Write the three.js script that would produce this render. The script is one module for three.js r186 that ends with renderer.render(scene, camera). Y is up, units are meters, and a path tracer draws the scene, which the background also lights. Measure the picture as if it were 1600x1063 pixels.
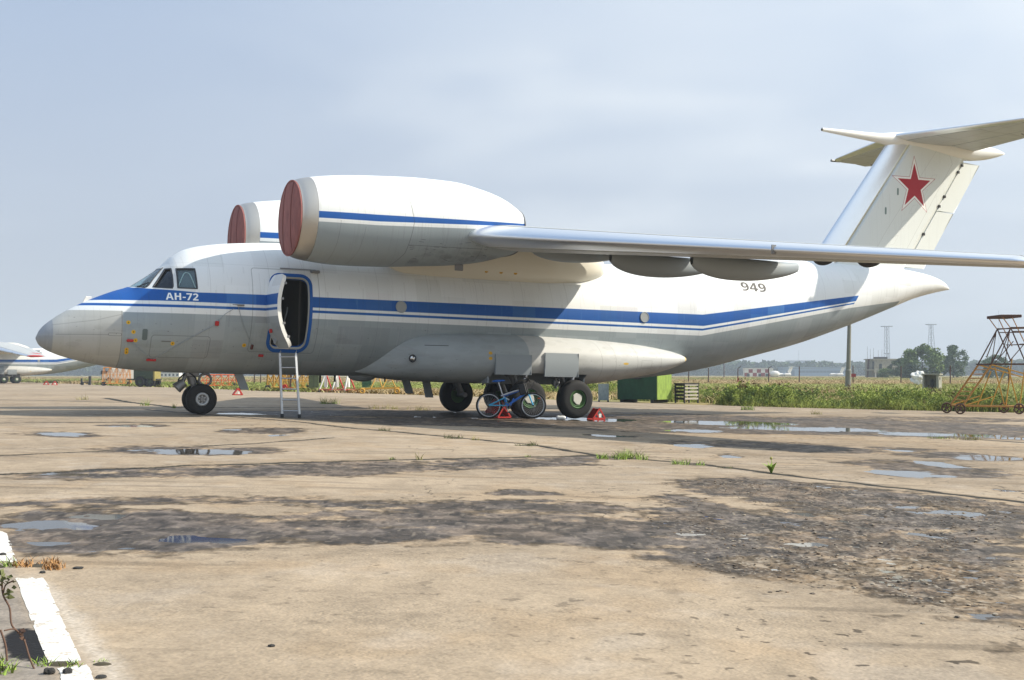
import * as THREE from 'three';
import { mergeGeometries } from 'three/addons/utils/BufferGeometryUtils.js';
import { RoundedBoxGeometry } from 'three/addons/geometries/RoundedBoxGeometry.js';

// ---------------------------------------------------------------- camera, sky, sun, exposure
const scene = new THREE.Scene();
const camera = new THREE.PerspectiveCamera(32.92, 1024 / 680, 0.1, 6000);
camera.position.set(0, 1.11, 0);
camera.rotation.x = 0.02971;
const renderer = new THREE.WebGLRenderer({ antialias: true });
renderer.setSize(1024, 680);
renderer.toneMapping = THREE.LinearToneMapping;
renderer.toneMappingExposure = 1.2;
renderer.shadowMap.enabled = true;

const SUN = new THREE.Vector3(2.32, 1.86, -0.06).normalize();
const sun = new THREE.DirectionalLight(new THREE.Color(1.0, 0.925, 0.8), 5.0);
sun.position.copy(SUN).multiplyScalar(150).add(new THREE.Vector3(0, 0, -31));
sun.target.position.set(0, 0, -31);
sun.castShadow = true;
sun.shadow.mapSize.set(4096, 4096);
Object.assign(sun.shadow.camera, { left: -60, right: 60, top: 60, bottom: -60, near: 1, far: 400 });
scene.add(sun, sun.target);

// ---------------------------------------------------------------- noise
const hash = (x, y, s) => {
  let h = Math.imul(x | 0, 374761393) ^ Math.imul(y | 0, 668265263) ^ Math.imul(s | 0, 1442695041);
  h = Math.imul(h ^ (h >>> 13), 1274126177); h ^= h >>> 16;
  return (h >>> 0) / 4294967296;
};
function vnoise(x, y, s = 0) {
  const ix = Math.floor(x), iy = Math.floor(y); let fx = x - ix, fy = y - iy;
  fx = fx * fx * (3 - 2 * fx); fy = fy * fy * (3 - 2 * fy);
  const a = hash(ix, iy, s), b = hash(ix + 1, iy, s), c = hash(ix, iy + 1, s), d = hash(ix + 1, iy + 1, s);
  return a + (b - a) * fx + (c - a) * fy + (a - b - c + d) * fx * fy;
}
function fbm(x, y, oct = 4, s = 0) {
  let v = 0, a = 0.5, n = 0;
  for (let i = 0; i < oct; i++) { v += a * vnoise(x, y, s + i * 17); n += a; a *= 0.5; x = x * 2.03 + 11.3; y = y * 2.03 + 7.7; }
  return v / n;
}
function rng(seed) { let s = seed >>> 0; return () => { s = (s + 0x6d2b79f5) | 0; let t = Math.imul(s ^ (s >>> 15), 1 | s); t = (t + Math.imul(t ^ (t >>> 7), 61 | t)) ^ t; return ((t ^ (t >>> 14)) >>> 0) / 4294967296; }; }
const clamp = (v, a = 0, b = 1) => Math.min(b, Math.max(a, v));
const sstep = (a, b, v) => { const t = clamp((v - a) / (b - a)); return t * t * (3 - 2 * t); };
const mix = (a, b, t) => a + (b - a) * t;
const lin = (c) => { c /= 255; return c <= 0.04045 ? c / 12.92 : ((c + 0.055) / 1.055) ** 2.4; };
const srgb = (c) => { c = clamp(c); return 255 * (c <= 0.0031308 ? c * 12.92 : 1.055 * c ** (1 / 2.4) - 0.055); };

// ---------------------------------------------------------------- sky: hazy summer morning with thin cloud veils
{
  const Wd = 1024, Ht = 512, d = new Float32Array(Wd * Ht * 4);
  for (let j = 0; j < Ht; j++) for (let i = 0; i < Wd; i++) {
    const el = ((j + 0.5) / Ht - 0.5) * Math.PI, az = ((i + 0.5) / Wd - 0.5) * 2 * Math.PI;
    const y = Math.sin(el), x = Math.cos(el) * Math.cos(az), z = Math.cos(el) * Math.sin(az);
    const e = Math.max(y, 0);
    const t = 0.52 * (1 - Math.exp(-e * 3.1));
    let r = mix(0.505, 0.02, t), g = mix(0.535, 0.25, t), b = mix(0.565, 0.68, t);
    const sd = clamp(x * SUN.x + y * SUN.y + z * SUN.z);
    const glow = 0.5 * sd ** 1.4 + 0.45 * sd ** 7 + 0.6 * sd ** 60;
    r += glow * 0.83; g += glow * 0.9; b += glow * 0.86;
    if (y > -0.02) {
      const k = 1 / (e + 0.16), cx = x * k, cz = z * k;
      const wx = fbm(cx * 0.55 + 3, cz * 0.55, 3, 5) * 1.6;
      let c = fbm(cx * 0.5 + wx + 1.7, cz * 0.9 + wx * 0.5, 5, 41);
      let c2 = fbm(cx * 1.6 + wx * 0.6 - 4, cz * 2.4 + 9, 5, 87);
      c = sstep(0.3, 0.75, c) * 0.75 + sstep(0.46, 0.78, c2) * 0.5;
      c *= (0.12 + 0.8 * sstep(-0.4, 0.25, x)) * sstep(0.0, 0.08, e);
      c = clamp(c);
      r = mix(r, 0.69 + glow * 0.5, c); g = mix(g, 0.745 + glow * 0.5, c); b = mix(b, 0.80 + glow * 0.48, c);
    }
    if (y < 0) { const q = sstep(0, 0.12, -y); r = mix(r, 0.25, q); g = mix(g, 0.23, q); b = mix(b, 0.19, q); }
    const o = (j * Wd + i) * 4; d[o] = r; d[o + 1] = g; d[o + 2] = b; d[o + 3] = 1;
  }
  const sky = new THREE.DataTexture(d, Wd, Ht, THREE.RGBAFormat, THREE.FloatType);
  sky.mapping = THREE.EquirectangularReflectionMapping;
  sky.magFilter = sky.minFilter = THREE.LinearFilter; sky.needsUpdate = true;
  scene.background = sky; scene.environment = sky;
}
scene.fog = new THREE.FogExp2(new THREE.Color(0.62, 0.7, 0.78), 0.00062);

// ---------------------------------------------------------------- builders
const used = new Map();
function numbered(n) { const k = used.get(n) || 0; used.set(n, k + 1); return k ? `${n}_${String(k).padStart(3, '0')}` : n; }
function tag(o, label, category, group, kind) {
  if (label) o.userData.label = label;
  if (category) o.userData.category = category;
  if (group) o.userData.group = group;
  if (kind) o.userData.kind = kind;
  return o;
}
function top(name, label, category, pos, ry = 0, group) {
  const o = new THREE.Group(); o.name = numbered(name); scene.add(o);
  if (pos) o.position.set(...pos); o.rotation.y = ry;
  return tag(o, label, category, group);
}
function part(name, geo, mat, parent, label) {
  if (Array.isArray(geo)) geo = merge(geo);
  const m = new THREE.Mesh(geo, mat); m.name = parent === scene ? numbered(name) : name;
  m.castShadow = m.receiveShadow = true; parent.add(m);
  if (label) m.userData.label = label;
  return m;
}
function merge(list) {
  list = list.map((g) => {
    g = g.index ? g.toNonIndexed() : g;
    for (const k of Object.keys(g.attributes)) if (!['position', 'normal', 'uv'].includes(k)) g.deleteAttribute(k);
    if (!g.attributes.normal) g.computeVertexNormals();
    if (!g.attributes.uv) g.setAttribute('uv', new THREE.BufferAttribute(new Float32Array(g.attributes.position.count * 2), 2));
    return g;
  });
  return list.length === 1 ? list[0] : mergeGeometries(list);
}
const V = (a) => (a.isVector3 ? a : new THREE.Vector3(...a));
function bar(a, b, r, r2 = r, n = 8) {                                  // round bar between two points
  a = V(a); b = V(b); const d = b.clone().sub(a), L = d.length();
  const g = new THREE.CylinderGeometry(r2, r, L, n, 1);
  g.translate(0, L / 2, 0);
  g.applyQuaternion(new THREE.Quaternion().setFromUnitVectors(new THREE.Vector3(0, 1, 0), d.normalize()));
  g.translate(a.x, a.y, a.z); return g;
}
function beam(a, b, w, h) {                                             // square-section bar
  a = V(a); b = V(b); const d = b.clone().sub(a), L = d.length();
  const g = new THREE.BoxGeometry(L, h, w); g.translate(L / 2, 0, 0);
  d.normalize(); const yaw = Math.atan2(-d.z, d.x), pit = Math.asin(d.y);
  g.rotateZ(pit); g.rotateY(yaw); g.translate(a.x, a.y, a.z); return g;
}
function box(cx, cy, cz, w, h, d, r = 0, ry = 0) {
  const g = r ? new RoundedBoxGeometry(w, h, d, 2, r) : new THREE.BoxGeometry(w, h, d);
  if (ry) g.rotateY(ry); g.translate(cx, cy, cz); return g;
}
function tube(pts, r, seg = 24, n = 8, closed = false) { return new THREE.TubeGeometry(new THREE.CatmullRomCurve3(pts.map(V), closed), seg, r, n, closed); }
function mirror(g) {                                                    // to the other wing
  g = g.clone(); const p = g.attributes.position, n = g.attributes.normal;
  for (let i = 0; i < p.count; i++) { p.setZ(i, -p.getZ(i)); if (n) n.setZ(i, -n.getZ(i)); }
  if (g.index) { const a = g.index.array; for (let i = 0; i < a.length; i += 3) { const t = a[i]; a[i] = a[i + 1]; a[i + 1] = t; } }
  else for (const k of Object.keys(g.attributes)) { const A = g.attributes[k], s = A.itemSize, a = A.array; for (let i = 0; i < A.count; i += 3) for (let c = 0; c < s; c++) { const t = a[i * s + c]; a[i * s + c] = a[(i + 1) * s + c]; a[(i + 1) * s + c] = t; } }
  return g;
}
const P = (o) => new THREE.MeshPhysicalMaterial(o);
const rgb = (r, g, b) => new THREE.Color().setRGB(lin(r), lin(g), lin(b));
function canvasTex(w, h, draw, wrap) {
  const c = document.createElement('canvas'); c.width = w; c.height = h;
  draw(c.getContext('2d'), w, h);
  const t = new THREE.CanvasTexture(c); t.colorSpace = THREE.SRGBColorSpace; t.anisotropy = 8;
  if (wrap) t.wrapS = t.wrapT = THREE.RepeatWrapping;
  return t;
}
function noiseTex(n, fn, data = true) {                                  // grey tile
  const a = new Uint8Array(n * n * 4);
  for (let j = 0; j < n; j++) for (let i = 0; i < n; i++) { const v = clamp(fn(i, j, n)) * 255, o = (j * n + i) * 4; a[o] = a[o + 1] = a[o + 2] = v; a[o + 3] = 255; }
  const t = new THREE.DataTexture(a, n, n); t.wrapS = t.wrapT = THREE.RepeatWrapping; t.magFilter = t.minFilter = THREE.LinearFilter; t.needsUpdate = true; return t;
}
// monotone cubic through a table of [x, y]
function curve(tab) {
  const n = tab.length, x = tab.map((t) => t[0]), y = tab.map((t) => t[1]), d = [], m = [];
  for (let i = 0; i < n - 1; i++) d.push((y[i + 1] - y[i]) / (x[i + 1] - x[i]));
  m[0] = d[0]; m[n - 1] = d[n - 2];
  for (let i = 1; i < n - 1; i++) { if (d[i - 1] * d[i] <= 0) m[i] = 0; else { const h0 = x[i] - x[i - 1], h1 = x[i + 1] - x[i], w1 = 2 * h1 + h0, w2 = h1 + 2 * h0; m[i] = (w1 + w2) / (w1 / d[i - 1] + w2 / d[i]); } }
  return (q) => {
    if (q <= x[0]) return y[0]; if (q >= x[n - 1]) return y[n - 1];
    let i = 0; while (q > x[i + 1]) i++;
    const h = x[i + 1] - x[i], t = (q - x[i]) / h, t2 = t * t, t3 = t2 * t;
    return y[i] * (2 * t3 - 3 * t2 + 1) + h * m[i] * (t3 - 2 * t2 + t) + y[i + 1] * (-2 * t3 + 3 * t2) + h * m[i + 1] * (t3 - t2);
  };
}
const span = (a, b, step) => { const n = Math.max(1, Math.round((b - a) / step)); return Array.from({ length: n + 1 }, (_, i) => a + ((b - a) * i) / n); };

// the apron tilts gently for drainage: a little higher on the left, level farther out
const gnd = (x, z) => { const b = 1 - clamp((-z - 45) / 35); return -0.022 * 16 * Math.tanh(x / 16) * b * b * (3 - 2 * b); };

// ---------------------------------------------------------------- ground
const inPoly = (p, x, z) => { let c = false; for (let i = 0, j = p.length - 1; i < p.length; j = i++) { const [xi, zi] = p[i], [xj, zj] = p[j]; if ((zi > z) !== (zj > z) && x < ((xj - xi) * (z - zi)) / (zj - zi) + xi) c = !c; } return c; };
const segD = (x, z, a, b) => { const dx = b[0] - a[0], dz = b[1] - a[1], t = clamp(((x - a[0]) * dx + (z - a[1]) * dz) / (dx * dx + dz * dz)); return Math.hypot(x - a[0] - dx * t, z - a[1] - dz * t); };
const polyD = (p, x, z) => { let d = 1e9; for (let i = 0; i < p.length; i++) d = Math.min(d, segD(x, z, p[i], p[(i + 1) % p.length])); return inPoly(p, x, z) ? -d : d; };
const lineD = (p, x, z) => { let d = 1e9; for (let i = 0; i < p.length - 1; i++) d = Math.min(d, segD(x, z, p[i], p[i + 1])); return d; };
// wet, oily and silted areas: [strength, soft edge, outline]
const stains = [
  [1.0, 0.3, [[-3.83, -8.64], [-3.17, -8.8], [-2.46, -8.89], [-1.89, -8.53], [-1.41, -9.09], [-1.37, -7.73], [-1.6, -7.24], [-2.27, -6.84], [-2.82, -6.71], [-3.15, -7.11]]],
  [0.72, 0.25, [[-4.04, -9.12], [-3.39, -9.72], [-2.06, -10.08], [-0.88, -9.92], [0.56, -10.1], [1.13, -9.72], [0.51, -9.18], [-0.81, -9.2], [-1.98, -9.42], [-3.07, -9.25], [-3.88, -8.77]]],
  [0.9, 0.3, [[-1.31, -9.11], [0, -9.34], [1.08, -9.29], [1.26, -8.41], [1.02, -7.4], [0.42, -7.64], [-0.43, -7.7], [-0.99, -7.43], [-1.49, -7.48], [-1.52, -8.1]]],
  [0.85, 0.35, [[1.57, -10.89], [2.05, -9.73], [2.86, -10.35], [4.4, -9.69], [3.29, -7.26], [2.36, -7.13], [1.83, -7.36], [1.27, -6.99], [1, -6.95], [0.93, -8.03], [1.08, -9.29]]],
  [0.8, 0.3, [[1.79, -12.45], [2.54, -13.09], [3.6, -12.28], [4.18, -11.43], [4.81, -10.6], [4.35, -9.59], [3.21, -9.67], [2.27, -10.24], [1.87, -11.25]]],
  [0.5, 0.4, [[1.03, -7.2], [1.89, -7.58], [3.29, -7.26], [2.3, -5.08], [2.26, -5.4], [2.06, -5.74], [1.77, -6.03], [1.5, -6.19], [1.36, -6.46], [0.98, -6.84]]],
  [0.9, 0.5, [[-6.41, -28.88], [-3.69, -27.75], [-0.63, -28.26], [3.66, -33], [9.55, -34.4], [13.7, -30.2], [10.5, -23], [6.57, -23.7], [3.11, -23.4], [0, -24.1], [-3.24, -24.4], [-5.49, -26.8]]],
  [0.8, 0.3, [[-4.78, -12.15], [-3.62, -13.06], [-1.88, -14.1], [1.15, -15.9], [1.05, -14.5], [-0.72, -13], [-2.63, -11.9], [-4.08, -11.3], [-4.94, -11.15]]],
  [0.55, 0.5, [[3, -36], [8, -35.2], [14, -37], [17, -34], [10, -31], [4, -33]]],
  [1.0, 0.5, [[-7.6, -29.6], [-3.8, -33], [0.5, -34.5], [3.5, -33.5], [3.2, -29.5], [0, -28.2], [-3, -28.2], [-6, -28.2]]],
];
const spots = [[-4.29, -15.47, 1.22, 1.0], [-7.17, -18.47, 0.68, 0.7], [-4.44, -20.82, 0.85, 1], [-7.06, -21.75, 0.54, 0.7], [4.15, -19.69, 1.44, 1.1], [5.07, -18.66, 0.91, 0.86], [6.33, -19.19, 0.53, 0.72], [5.45, -15.38, 1, 1.2], [6.86, -17.69, 1, 0.94], [5.51, -14.2, 0.7, 0.5], [0.12, -10.76, 0.36, 0.29], [2.42, -5.55, 0.3, 0.36], [2.6, -12.6, 0.5, 0.5]];
const puddles = [[-4.12, -15.37, 0.51, 0.47], [-7, -21.62, 0.23, 0.34], [-7.23, -18.65, 0.34, 0.36], [-4.98, -21.07, 0.19, 0.31], [-3.98, -19.69, 0.18, 0.27], [-3.32, -8, 0.15, 0.28], [-3.02, -7.98, 0.09, 0.16], [-2.1, -7.55, 0.14, 0.14], [-1.87, -7.54, 0.12, 0.1], [-3.03, -8.56, 0.18, 0.14], [-2.96, -7.13, 0.09, 0.08], [4.9, -14.26, 0.34, 0.4], [5.95, -15.94, 0.29, 0.5], [7.28, -17.51, 0.52, 0.46], [3.04, -16.86, 0.2, 0.29], [3.16, -19, 0.28, 0.36], [6.27, -19, 0.16, 0.36], [3.85, -10, 0.2, 0.17], [3.51, -10.22, 0.1, 0.26], [4.28, -10.26, 0.1, 0.12], [2.54, -9.55, 0.08, 0.14], [1.2, -8.26, 0.15, 0.1], [2.96, -8.44, 0.08, 0.08], [2.04, -7.86, 0.16, 0.1], [5.53, -29.18, 1.35, 1.04], [6.81, -26.57, 1.41, 0.88], [9.19, -24.82, 1.11, 0.74], [3.94, -24.53, 0.37, 0.44], [10.34, -23.66, 0.33, 0.4], [1.74, -21.59, 0.31, 0.35], [1.89, -29.7, 0.96, 0.89], [-6.83, -28.65, 0.42, 0.52], [-3.41, -12.82, 0.16, 0.17], [5.16, -12.26, 0.1, 0.15], [2.36, -5.6, 0.07, 0.06], [-4.61, -11.72, 0.18, 0.14]];
const joints = [
  [0.032, [[-5.6, -11.1], [-5.11, -11.54], [-4.53, -12.2], [-3.62, -13.06], [-2.04, -14.17], [-0.34, -15.22], [1.21, -16.16]]],
  [0.04, [[-9.6, -30.2], [-6.54, -26.61], [-4.47, -24.42], [-3.26, -22.6], [-2.13, -21.33], [-1.11, -20.01], [0.3, -18.33], [1.21, -16.16], [2.48, -14.93], [3.39, -13.3], [4.06, -12.23], [4.86, -10.98], [5.8, -9.6]]],
  [0.022, [[-7, -13], [-6.18, -13.94], [-5.51, -14.83], [-4.66, -15.87], [-3.81, -17.19], [-2.96, -19.07]]],
  [0.05, [[-11, -21], [-9.69, -21.84], [-8.08, -22.77], [-6.08, -23.33]]],
  [0.07, [[4.47, -36.27], [7.44, -33.55], [10.14, -29.89]]], [0.06, [[6.67, -25.07], [8.05, -24.19], [9.04, -23.29], [9.75, -21.98]]],
  [0.09, [[-32, -76.2], [-12.06, -36.33], [-9.31, -32.1]]], [0.08, [[-9.3, -32.1], [-2, -36.5], [6, -40.5]]], [0.08, [[-30, -42], [-12.06, -36.33]]],
];
// coarse field of the wet mask (5 cm cells)
const MK = { x0: -17, z0: -1.5, c: 0.06, nx: 567, nz: 670 };
MK.wet = new Float32Array(MK.nx * MK.nz); MK.pud = new Float32Array(MK.nx * MK.nz); MK.jnt = new Float32Array(MK.nx * MK.nz); MK.gra = new Float32Array(MK.nx * MK.nz);
for (let j = 0; j < MK.nz; j++) for (let i = 0; i < MK.nx; i++) {
  const x = MK.x0 + i * MK.c, z = MK.z0 - j * MK.c, o = j * MK.nx + i;
  const sc = 0.35 + 0.65 * sstep(6, 22, -z);
  const wx = x + (fbm(x * 1.3, z * 1.3, 4, 3) - 0.5) * 0.9 * sc + (fbm(x * 5, z * 5, 2, 8) - 0.5) * 0.22, wz = z + (fbm(x * 1.3 + 40, z * 1.3, 4, 13) - 0.5) * 0.9 * sc + (fbm(x * 5, z * 5, 2, 18) - 0.5) * 0.22;
  let w = 0;
  for (const [s, e, p] of stains) { const d = polyD(p, wx, wz); if (d < e) w = Math.max(w, s * sstep(e, -e * 0.8, d)); }
  for (const [a, b, rx, rz] of spots) { const d = Math.hypot((wx - a) / rx, (wz - b) / rz); if (d < 1.3) w = Math.max(w, 0.85 * sstep(1.25, 0.6, d)); }
  let q = 0;
  for (const [a, b, rx, rz] of puddles) { const d = Math.hypot((wx - a) / (rx * 1.15), (wz - b) / (rz * 1.15)); if (d < 1.6) { q = Math.max(q, sstep(1.5, 0.55, d)); } }
  q *= 1 - 0.75 * sstep(0.5, 0.68, fbm(x * 7, z * 5, 3, 29)) * sstep(-16, -9, z);
  MK.wet[o] = Math.max(w, q * 0.9); MK.pud[o] = q;
  MK.gra[o] = sstep(0.25, -0.4, polyD(stains[5][2], wx, wz)) + 0.7 * sstep(0.1, -0.5, polyD(stains[3][2], wx, wz)) + 0.6 * sstep(0.1, -0.4, polyD(stains[4][2], wx, wz));
  let jd = 1e9; for (const [hw, p] of joints) jd = Math.min(jd, lineD(p, x + (fbm(x * 3, z * 3, 3, 71) - 0.5) * 0.14, z + (fbm(x * 3, z * 3, 3, 77) - 0.5) * 0.14) - hw * 1.25 - 0.02);
  MK.jnt[o] = jd;
}
function look(f, x, z) {
  const u = clamp((x - MK.x0) / MK.c, 0, MK.nx - 1.001), v = clamp((MK.z0 - z) / MK.c, 0, MK.nz - 1.001), i = Math.floor(u), j = Math.floor(v), a = u - i, b = v - j, o = j * MK.nx + i;
  return (f[o] * (1 - a) + f[o + 1] * a) * (1 - b) + (f[o + MK.nx] * (1 - a) + f[o + MK.nx + 1] * a) * b;
}
const WATER = -0.011;
function relief(x, z) {                                                   // height over gnd()
  const far = sstep(46, 36, -z) * sstep(17, 14, Math.abs(x));
  let h = (fbm(x * 0.9, z * 0.9, 3, 21) - 0.5) * 0.01 * far;
  if (far > 0) {
    const w = look(MK.wet, x, z), q = look(MK.pud, x, z), g = clamp(look(MK.gra, x, z)), jd = look(MK.jnt, x, z);
    const rough = fbm(x * 9, z * 9, 3, 31) - 0.5, fine = vnoise(x * 22, z * 22, 37) - 0.5;
    h += far * (-0.004 * w - 0.02 * q + rough * (0.003 + 0.014 * w + 0.022 * g) + fine * (0.001 + 0.006 * w + 0.013 * g));
    h -= 0.006 * sstep(0.03, -0.02, jd) * far;
  }
  return h;
}
const gh = (x, z) => gnd(x, z) + relief(x, z);
const tarHole = [[-2.06, -4.72], [-2.07, -4.86], [-1.96, -4.84], [-1.66, -4.33], [-1.77, -4.31], [-1.9, -4.36]];
const aggBand = [[-2.5, -6.02], [-2.3, -5.82], [-1.94, -5.17], [-1.6, -4.54], [-1.36, -4.05], [-1.43, -4.05], [-1.6, -4.38]];
function groundColour(x, z, out) {                                        // linear base colour and roughness of the concrete
  const big = fbm(x * 0.21, z * 0.21, 4, 101), mid = fbm(x * 1.1 + 9, z * 1.1, 4, 107), fin = fbm(x * 7, z * 7, 3, 113), gr = vnoise(x * 61, z * 61, 127), gr2 = vnoise(x * 140, z * 140, 131);
  let r = 0.405, g = 0.318, b = 0.222;
  let t = 0.80 + 0.26 * (big - 0.5) + 0.34 * (mid - 0.5) + 0.3 * (fin - 0.5) + 0.2 * (gr - 0.5) + 0.16 * (gr2 - 0.5);
  const str = fbm(x * 0.5, z * 5.5, 4, 141); t *= 1 - 0.28 * sstep(0.58, 0.78, str);
  const pale = sstep(0.55, 0.8, fbm(x * 2.3 + 50, z * 2.3, 4, 151)); r += 0.03 * pale; g += 0.035 * pale; b += 0.04 * pale;
  const red = sstep(0.52, 0.8, fbm(x * 1.7 - 20, z * 1.7, 3, 157)); g -= 0.012 * red; b -= 0.02 * red;
  r *= t; g *= t; b *= t;
  let ro = 0.9, w = 0, q = 0, gm = 0, jd = 1;
  if (Math.abs(x) < 17 && z > -41.5 && z < -1.5) { w = look(MK.wet, x, z); q = look(MK.pud, x, z); gm = clamp(look(MK.gra, x, z)); jd = look(MK.jnt, x, z); }
  if (w > 0.01) {
    const n = fbm(x * 3.4, z * 4.6, 5, 163), n2 = fbm(x * 12, z * 12, 3, 167), n3 = fbm(x * 1.3 + 3, z * 1.3, 4, 169);
    const m = w * 1.5 - (n - 0.42) * 1.5 - (n2 - 0.5) * 0.7 - (n3 - 0.45) * 1.1;
    const k = sstep(0.02, 0.56, m), core = sstep(0.42, 0.95, m);                // damp brown rim, dark soaked core
    const brown = sstep(0.35, 0.62, fbm(x * 1.5, z * 1.5, 3, 173)) * (0.35 + 0.65 * gm);
    const dr = mix(mix(0.2, 0.08, core), 0.13, brown * 0.8), dg = mix(mix(0.15, 0.066, core), 0.088, brown * 0.8), db = mix(mix(0.098, 0.056, core), 0.05, brown * 0.8);
    const pat = fbm(x * 5.2 + 7, z * 5.2, 4, 175), sp = (0.4 + 0.8 * n2 + 0.6 * (gr - 0.35)) * mix(0.72, 1.9, sstep(0.42, 0.7, pat)) * (pat < 0.4 && gr > 0.45 ? 0.55 : 1);
    r = mix(r, dr * sp, k * 0.9); g = mix(g, dg * sp, k * 0.9); b = mix(b, db * sp, k * 0.9);
    const spk = vnoise(x * 21, z * 7.5, 177), spk2 = vnoise(x * 34 + 5, z * 12, 181), dk2 = k * sstep(0.6, 0.85, spk) * 0.42; r *= 1 - dk2; g *= 1 - dk2; b *= 1 - dk2; const lt = k * sstep(0.74, 0.92, spk2) * 0.4; r = mix(r, 0.26, lt); g = mix(g, 0.215, lt); b = mix(b, 0.16, lt);
    ro = mix(ro, 0.6, core);
    if (gm > 0.05) { const s = vnoise(x * 33, z * 33, 179) * 0.6 + vnoise(x * 75, z * 75, 183) * 0.4, kk = gm * sstep(0.62, 0.8, s) * 0.8; r = mix(r, 0.33, kk); g = mix(g, 0.28, kk); b = mix(b, 0.22, kk); const dk = gm * sstep(0.4, 0.25, s) * 0.75; r *= 1 - dk; g *= 1 - dk; b *= 1 - dk; }
  }
  const ck = Math.abs(fbm(x * 0.8 + 31, z * 0.8, 5, 401) - 0.5), ckm = sstep(0.5, 0.62, fbm(x * 0.35, z * 0.35 + 9, 2, 409)); const cr = sstep(0.0035, 0.0012, ck) * ckm * 0.6; r *= 1 - cr; g *= 1 - cr; b *= 1 - cr;
  // scattered dark scuffs and pits
  const pit = Math.max(sstep(0.735, 0.775, fbm(x * 13, z * 11, 4, 191)) * 0.8, sstep(0.73, 0.78, fbm(x * 4.6, z * 5.5, 5, 291)) * (gr > 0.4 ? 0.65 : 0.1)) * (0.4 + 0.6 * sstep(-0.5, 2.2, x + (fbm(x * 0.6, z * 0.6, 2, 7) - 0.5) * 4)) * (0.3 + 0.7 * sstep(-0.2, 0.3, fbm(x * 0.9 + 4, z * 0.9, 2, 17) - 0.45)); r *= 1 - pit; g *= 1 - pit; b *= 1 - pit;
  if (jd < 0.12) { const e = sstep(0.015, -0.015, jd), h = sstep(0.12, 0.0, jd) * 0.45 * fbm(x * 9, z * 9, 2, 199); r = mix(r * (1 - h), 0.028, e); g = mix(g * (1 - h), 0.026, e); b = mix(b * (1 - h), 0.02, e); }
  if (z > -8 && x < -1) {
    if (z > -6.4) {
      const d = polyD(tarHole, x + (fin - 0.5) * 0.06, z + (gr - 0.5) * 0.04), k = sstep(0.015, -0.015, d); r = mix(r, 0.018, k); g = mix(g, 0.018, k); b = mix(b, 0.02, k);
      const a = polyD(aggBand, x + (fin - 0.5) * 0.14, z + (fin - 0.5) * 0.12), ka = sstep(0.06, -0.05, a); const sp = vnoise(x * 85, z * 85, 211); r = mix(r, 0.34 + 0.3 * sp, ka * 0.8); g = mix(g, 0.29 + 0.27 * sp, ka * 0.8); b = mix(b, 0.23 + 0.23 * sp, ka * 0.8);
    }
    const lf = sstep(0.05, -0.1, x - (-2.35 - (z + 5.6) * -0.52)) * 0.55; const gy = (r + g + b) / 3; r = mix(r, gy * 0.7, lf); g = mix(g, gy * 0.68, lf); b = mix(b, gy * 0.66, lf);
  }
  out[0] = r; out[1] = g; out[2] = b; out[3] = ro;
}
function groundMaps(n, m, x0, x1, z0, z1) {
  const a = new Uint8Array(n * m * 4), rr = new Uint8Array((n / 2) * (m / 2) * 4), o = [0, 0, 0, 0];
  for (let j = 0; j < m; j++) for (let i = 0; i < n; i++) {
    groundColour(mix(x0, x1, (i + 0.5) / n), mix(z0, z1, (j + 0.5) / m), o);
    const k = (j * n + i) * 4; a[k] = srgb(o[0]); a[k + 1] = srgb(o[1]); a[k + 2] = srgb(o[2]); a[k + 3] = 255;
    if (!(i & 1) && !(j & 1)) { const q = ((j >> 1) * (n >> 1) + (i >> 1)) * 4; rr[q] = rr[q + 1] = rr[q + 2] = o[3] * 255; rr[q + 3] = 255; }
  }
  const t = new THREE.DataTexture(a, n, m); t.colorSpace = THREE.SRGBColorSpace;
  const u = new THREE.DataTexture(rr, n / 2, m / 2);
  for (const q of [t, u]) { q.magFilter = q.minFilter = THREE.LinearFilter; q.needsUpdate = true; }
  return [t, u];
}
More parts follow.
